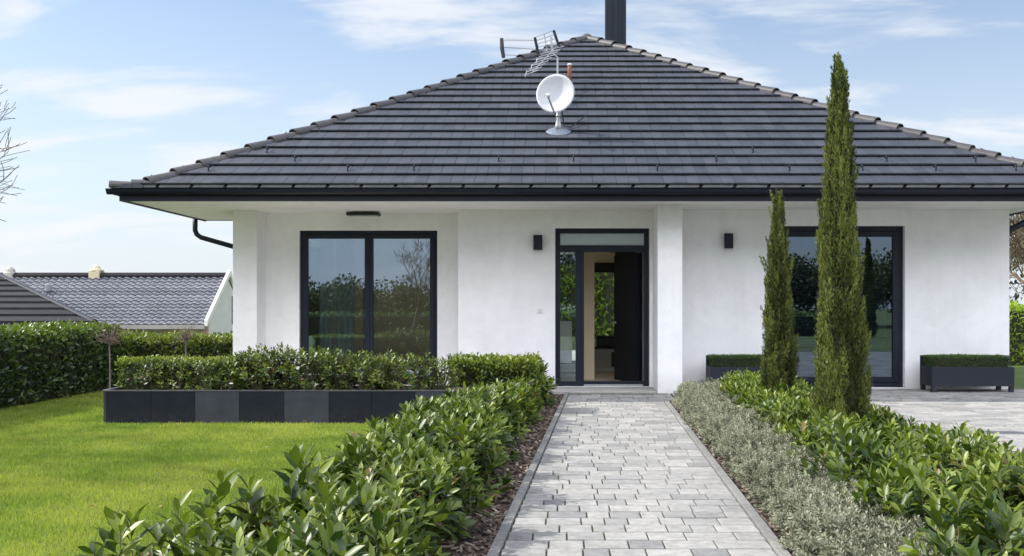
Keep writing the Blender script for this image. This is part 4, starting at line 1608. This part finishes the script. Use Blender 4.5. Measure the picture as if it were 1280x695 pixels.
for (ya, yb_) in ((37.85, 40.5), (43.15, 40.5)):
    za, zb_ = ez - .05, rz_ + .05
    m.add([(ex - .02, ya, za), (ex - .02, yb_, zb_), (ex - .02, yb_, zb_ + .24), (ex - .02, ya, za + .24),
           (ex + .10, ya, za), (ex + .10, yb_, zb_), (ex + .10, yb_, zb_ + .24), (ex + .10, ya, za + .24)],
          [(0, 3, 2, 1), (4, 5, 6, 7), (0, 1, 5, 4), (3, 7, 6, 2), (0, 4, 7, 3), (1, 2, 6, 5)])
m.build('barge_board', M['int_white'], nb)
w_ = MB().box(ex - .03, ex + .0, 41.0, 41.5, .55, 1.75).build('window', M['black'], nb)
p = PT(120, 345, 40.5)
m = MB().box(p.x - .22, p.x + .22, 40.3, 40.8, rz_ - .1, rz_ + .24)
c_ = m.build('chimney', M['nb_wall'], nroof)
MB().lathe([(.28, .24), (.28, .3), (.16, .33), (.12, .46), (.02, .52)], (p.x, 40.55, rz_), 12).build('chimney_cap', M['nb_wall'], nroof)
p = PT(12, 345, 40.5)
MB().lathe([(.26, -.1), (.27, .16), (.2, .2), (.18, .32), (.04, .42)], (p.x, 40.55, rz_), 12).build('chimney', M['cabinet'], nroof)
p = PT(62, 358, 39.6)
MB().lathe([(.13, -.2), (.12, .06), (.08, .12), (.02, .14)], (p.x, 39.5, p.z), 10).build('roof_vent', M['nb_tile'], nroof)

nh = thing('hip_roof_house', 'low neighbouring building with plain dark hip roof behind the side hedge', 'house', (-20, 30, -1))
c0 = Vector((-12.6, 26, .85))
m = MB()
apx = Vector((-21.0, 34.4, .85 + 8.4 * .238))
for i in range(11):
    f0_, f1_ = i / 11, min(1, (i + 1.05) / 11)
    cL = Vector((-29.4, 26, .85))
    a0, b0_ = cL.lerp(apx, f0_), c0.lerp(apx, f0_)
    a1, b1_ = cL.lerp(apx, f1_), c0.lerp(apx, f1_)
    l_ = Vector((0, 0, .07))
    m.add([a0 + l_, b0_ + l_, b1_, a1, a0, b0_], [(0, 1, 2, 3), (4, 5, 1, 0)])
cB = Vector((-22.0, 42.8, .85))
m.add([c0, cB, apx], [(0, 1, 2)])
nr2 = m.build('roof', M['nb_tile_dark'], nh)
MB().tube([c0 + Vector((0, 0, .04)), apx + Vector((0, 0, .04))], .08, 8).build('hip_cap', M['anthracite_matt'], nr2)
MB().box(-29.4, -12.55, 25.85, 26.0, .74, .86).build('gutter', M['anthracite'], nh)
MB().prism([(-29, 26.7), (-13.6, 26.7), (-22.4, 41.5), (-29, 41.5)], -2.4, .8).build('wall', M['nb_wall'], nh)

# ------------------------------------------------------------------ grass and mulch
r = np.random.default_rng(33)


def in_lawn(x, y):
    right = np.interp(y, [2.2, 5, 7, 9.5, 10.7], [-1.55, -1.5, -1.3, -1.0, -.8])
    m = (x > -7.05) & (x < right) & (y < 10.68)
    m |= (x > -7.05) & (x < -5.15) & (y >= 10.68) & (y < 15.3)
    return m


NG = 420000
u_ = r.random(NG)
gy = 3.6 * (15.3 / 3.6) ** u_
gx = r.uniform(-7.05, -.8, NG)
k = in_lawn(gx, gy) & (gx > -.62 * gy - .2)
gx, gy = gx[k], gy[k]
n = len(gx)
P = np.stack([gx, gy, np.full(n, .004)], 1)
A = np.stack([r.normal(0, .35, n), r.normal(0, .35, n), np.ones(n)], 1)
N = np.stack([r.normal(size=n), r.normal(size=n), np.full(n, .2)], 1)
L = r.uniform(.018, .042, n) * (1 + .25 * lump(P, 1.2, 3))
Wd = r.uniform(.0035, .006, n) * (1 + gy / 12)
T = .30 + .22 * lump(P, .8, 1) + .20 * lump(P, 2.6, 2) + .10 * lump(P, 7.0, 4) + r.uniform(-.1, .12, n)
tag(link_mesh('grass', leaf_mesh('grass', P, A, N, L, Wd, T, T_BLADE), M['grass']), 'short bright green lawn grass', 'grass', None, 'stuff')

mm = MB()
rq = random.Random(4)
for i in range(5200):
    y = rq.uniform(3.0, 14.0)
    if i % 2 == 0:
        x = LX(y) - .07 - rq.random() ** 1.3 * .42
    else:
        if y > 12.9:
            continue
        x = RX(y) + .07 + rq.random() ** 1.3 * .5
    a = rq.uniform(0, 3.14)
    l_, w2 = rq.uniform(.012, .032), rq.uniform(.006, .013)
    c, s = math.cos(a), math.sin(a)
    z = .008 + rq.random() * .02
    tl = rq.uniform(-.012, .012)
    th = .005
    q = [(-l_, -w2), (l_, -w2 * .6), (l_ * .9, w2), (-l_ * .8, w2 * .8)]
    top_ = [(x + c * a_ - s * b_, y + s * a_ + c * b_, z + th + tl * (a_ / l_)) for a_, b_ in q]
    bot_ = [(p[0], p[1], p[2] - th) for p in top_]
    mm.add(top_ + bot_, [(0, 1, 2, 3), (4, 5, 1, 0), (5, 6, 2, 1), (6, 7, 3, 2), (7, 4, 0, 3)])
tag(mm.build('bark_mulch', M['mulch']), 'reddish brown bark chips strewn along the path kerbs', 'mulch', None, 'stuff')

# a few dropped leaves on the lawn, the kerbs and the paving
r = np.random.default_rng(77)
n = 210
fy = 3.6 * (14.0 / 3.6) ** r.random(n)
fx = np.empty(n)
fz = np.empty(n)
for i in range(n):
    if i < 90:
        fx[i], fz[i] = r.uniform(-6.8, -1.6), .035
    elif i < 91:
        side_ = r.random() < .5
        d_ = r.random() ** 2.2 * .5
        fx[i], fz[i] = (LX(fy[i]) + d_ if side_ else RX(fy[i]) - d_), .034
    else:
        fx[i], fz[i] = r.uniform(3.0, 9), .034
        fy[i] = r.uniform(8, 14.5)
P = np.stack([fx, fy, fz], 1)
az = r.uniform(0, 6.283, n)
A = np.stack([np.cos(az), np.sin(az), r.uniform(-.05, .25, n)], 1)
N = np.stack([r.normal(0, .2, n), r.normal(0, .2, n), np.ones(n)], 1)
M['dry_leaf'] = leaf_mat('dry_leaf', (.10, .06, .025), (.20, .12, .045), (.34, .24, .09), .7, .2)
L = r.uniform(.035, .07, n)
tag(link_mesh('fallen_leaves', leaf_mesh('fallen_leaves', P, A, N, L, L * .5, r.uniform(0, .6, n), T_BIG), M['dry_leaf']), 'scattered dry brown leaves lying on lawn and paving', 'leaves', None, 'stuff')
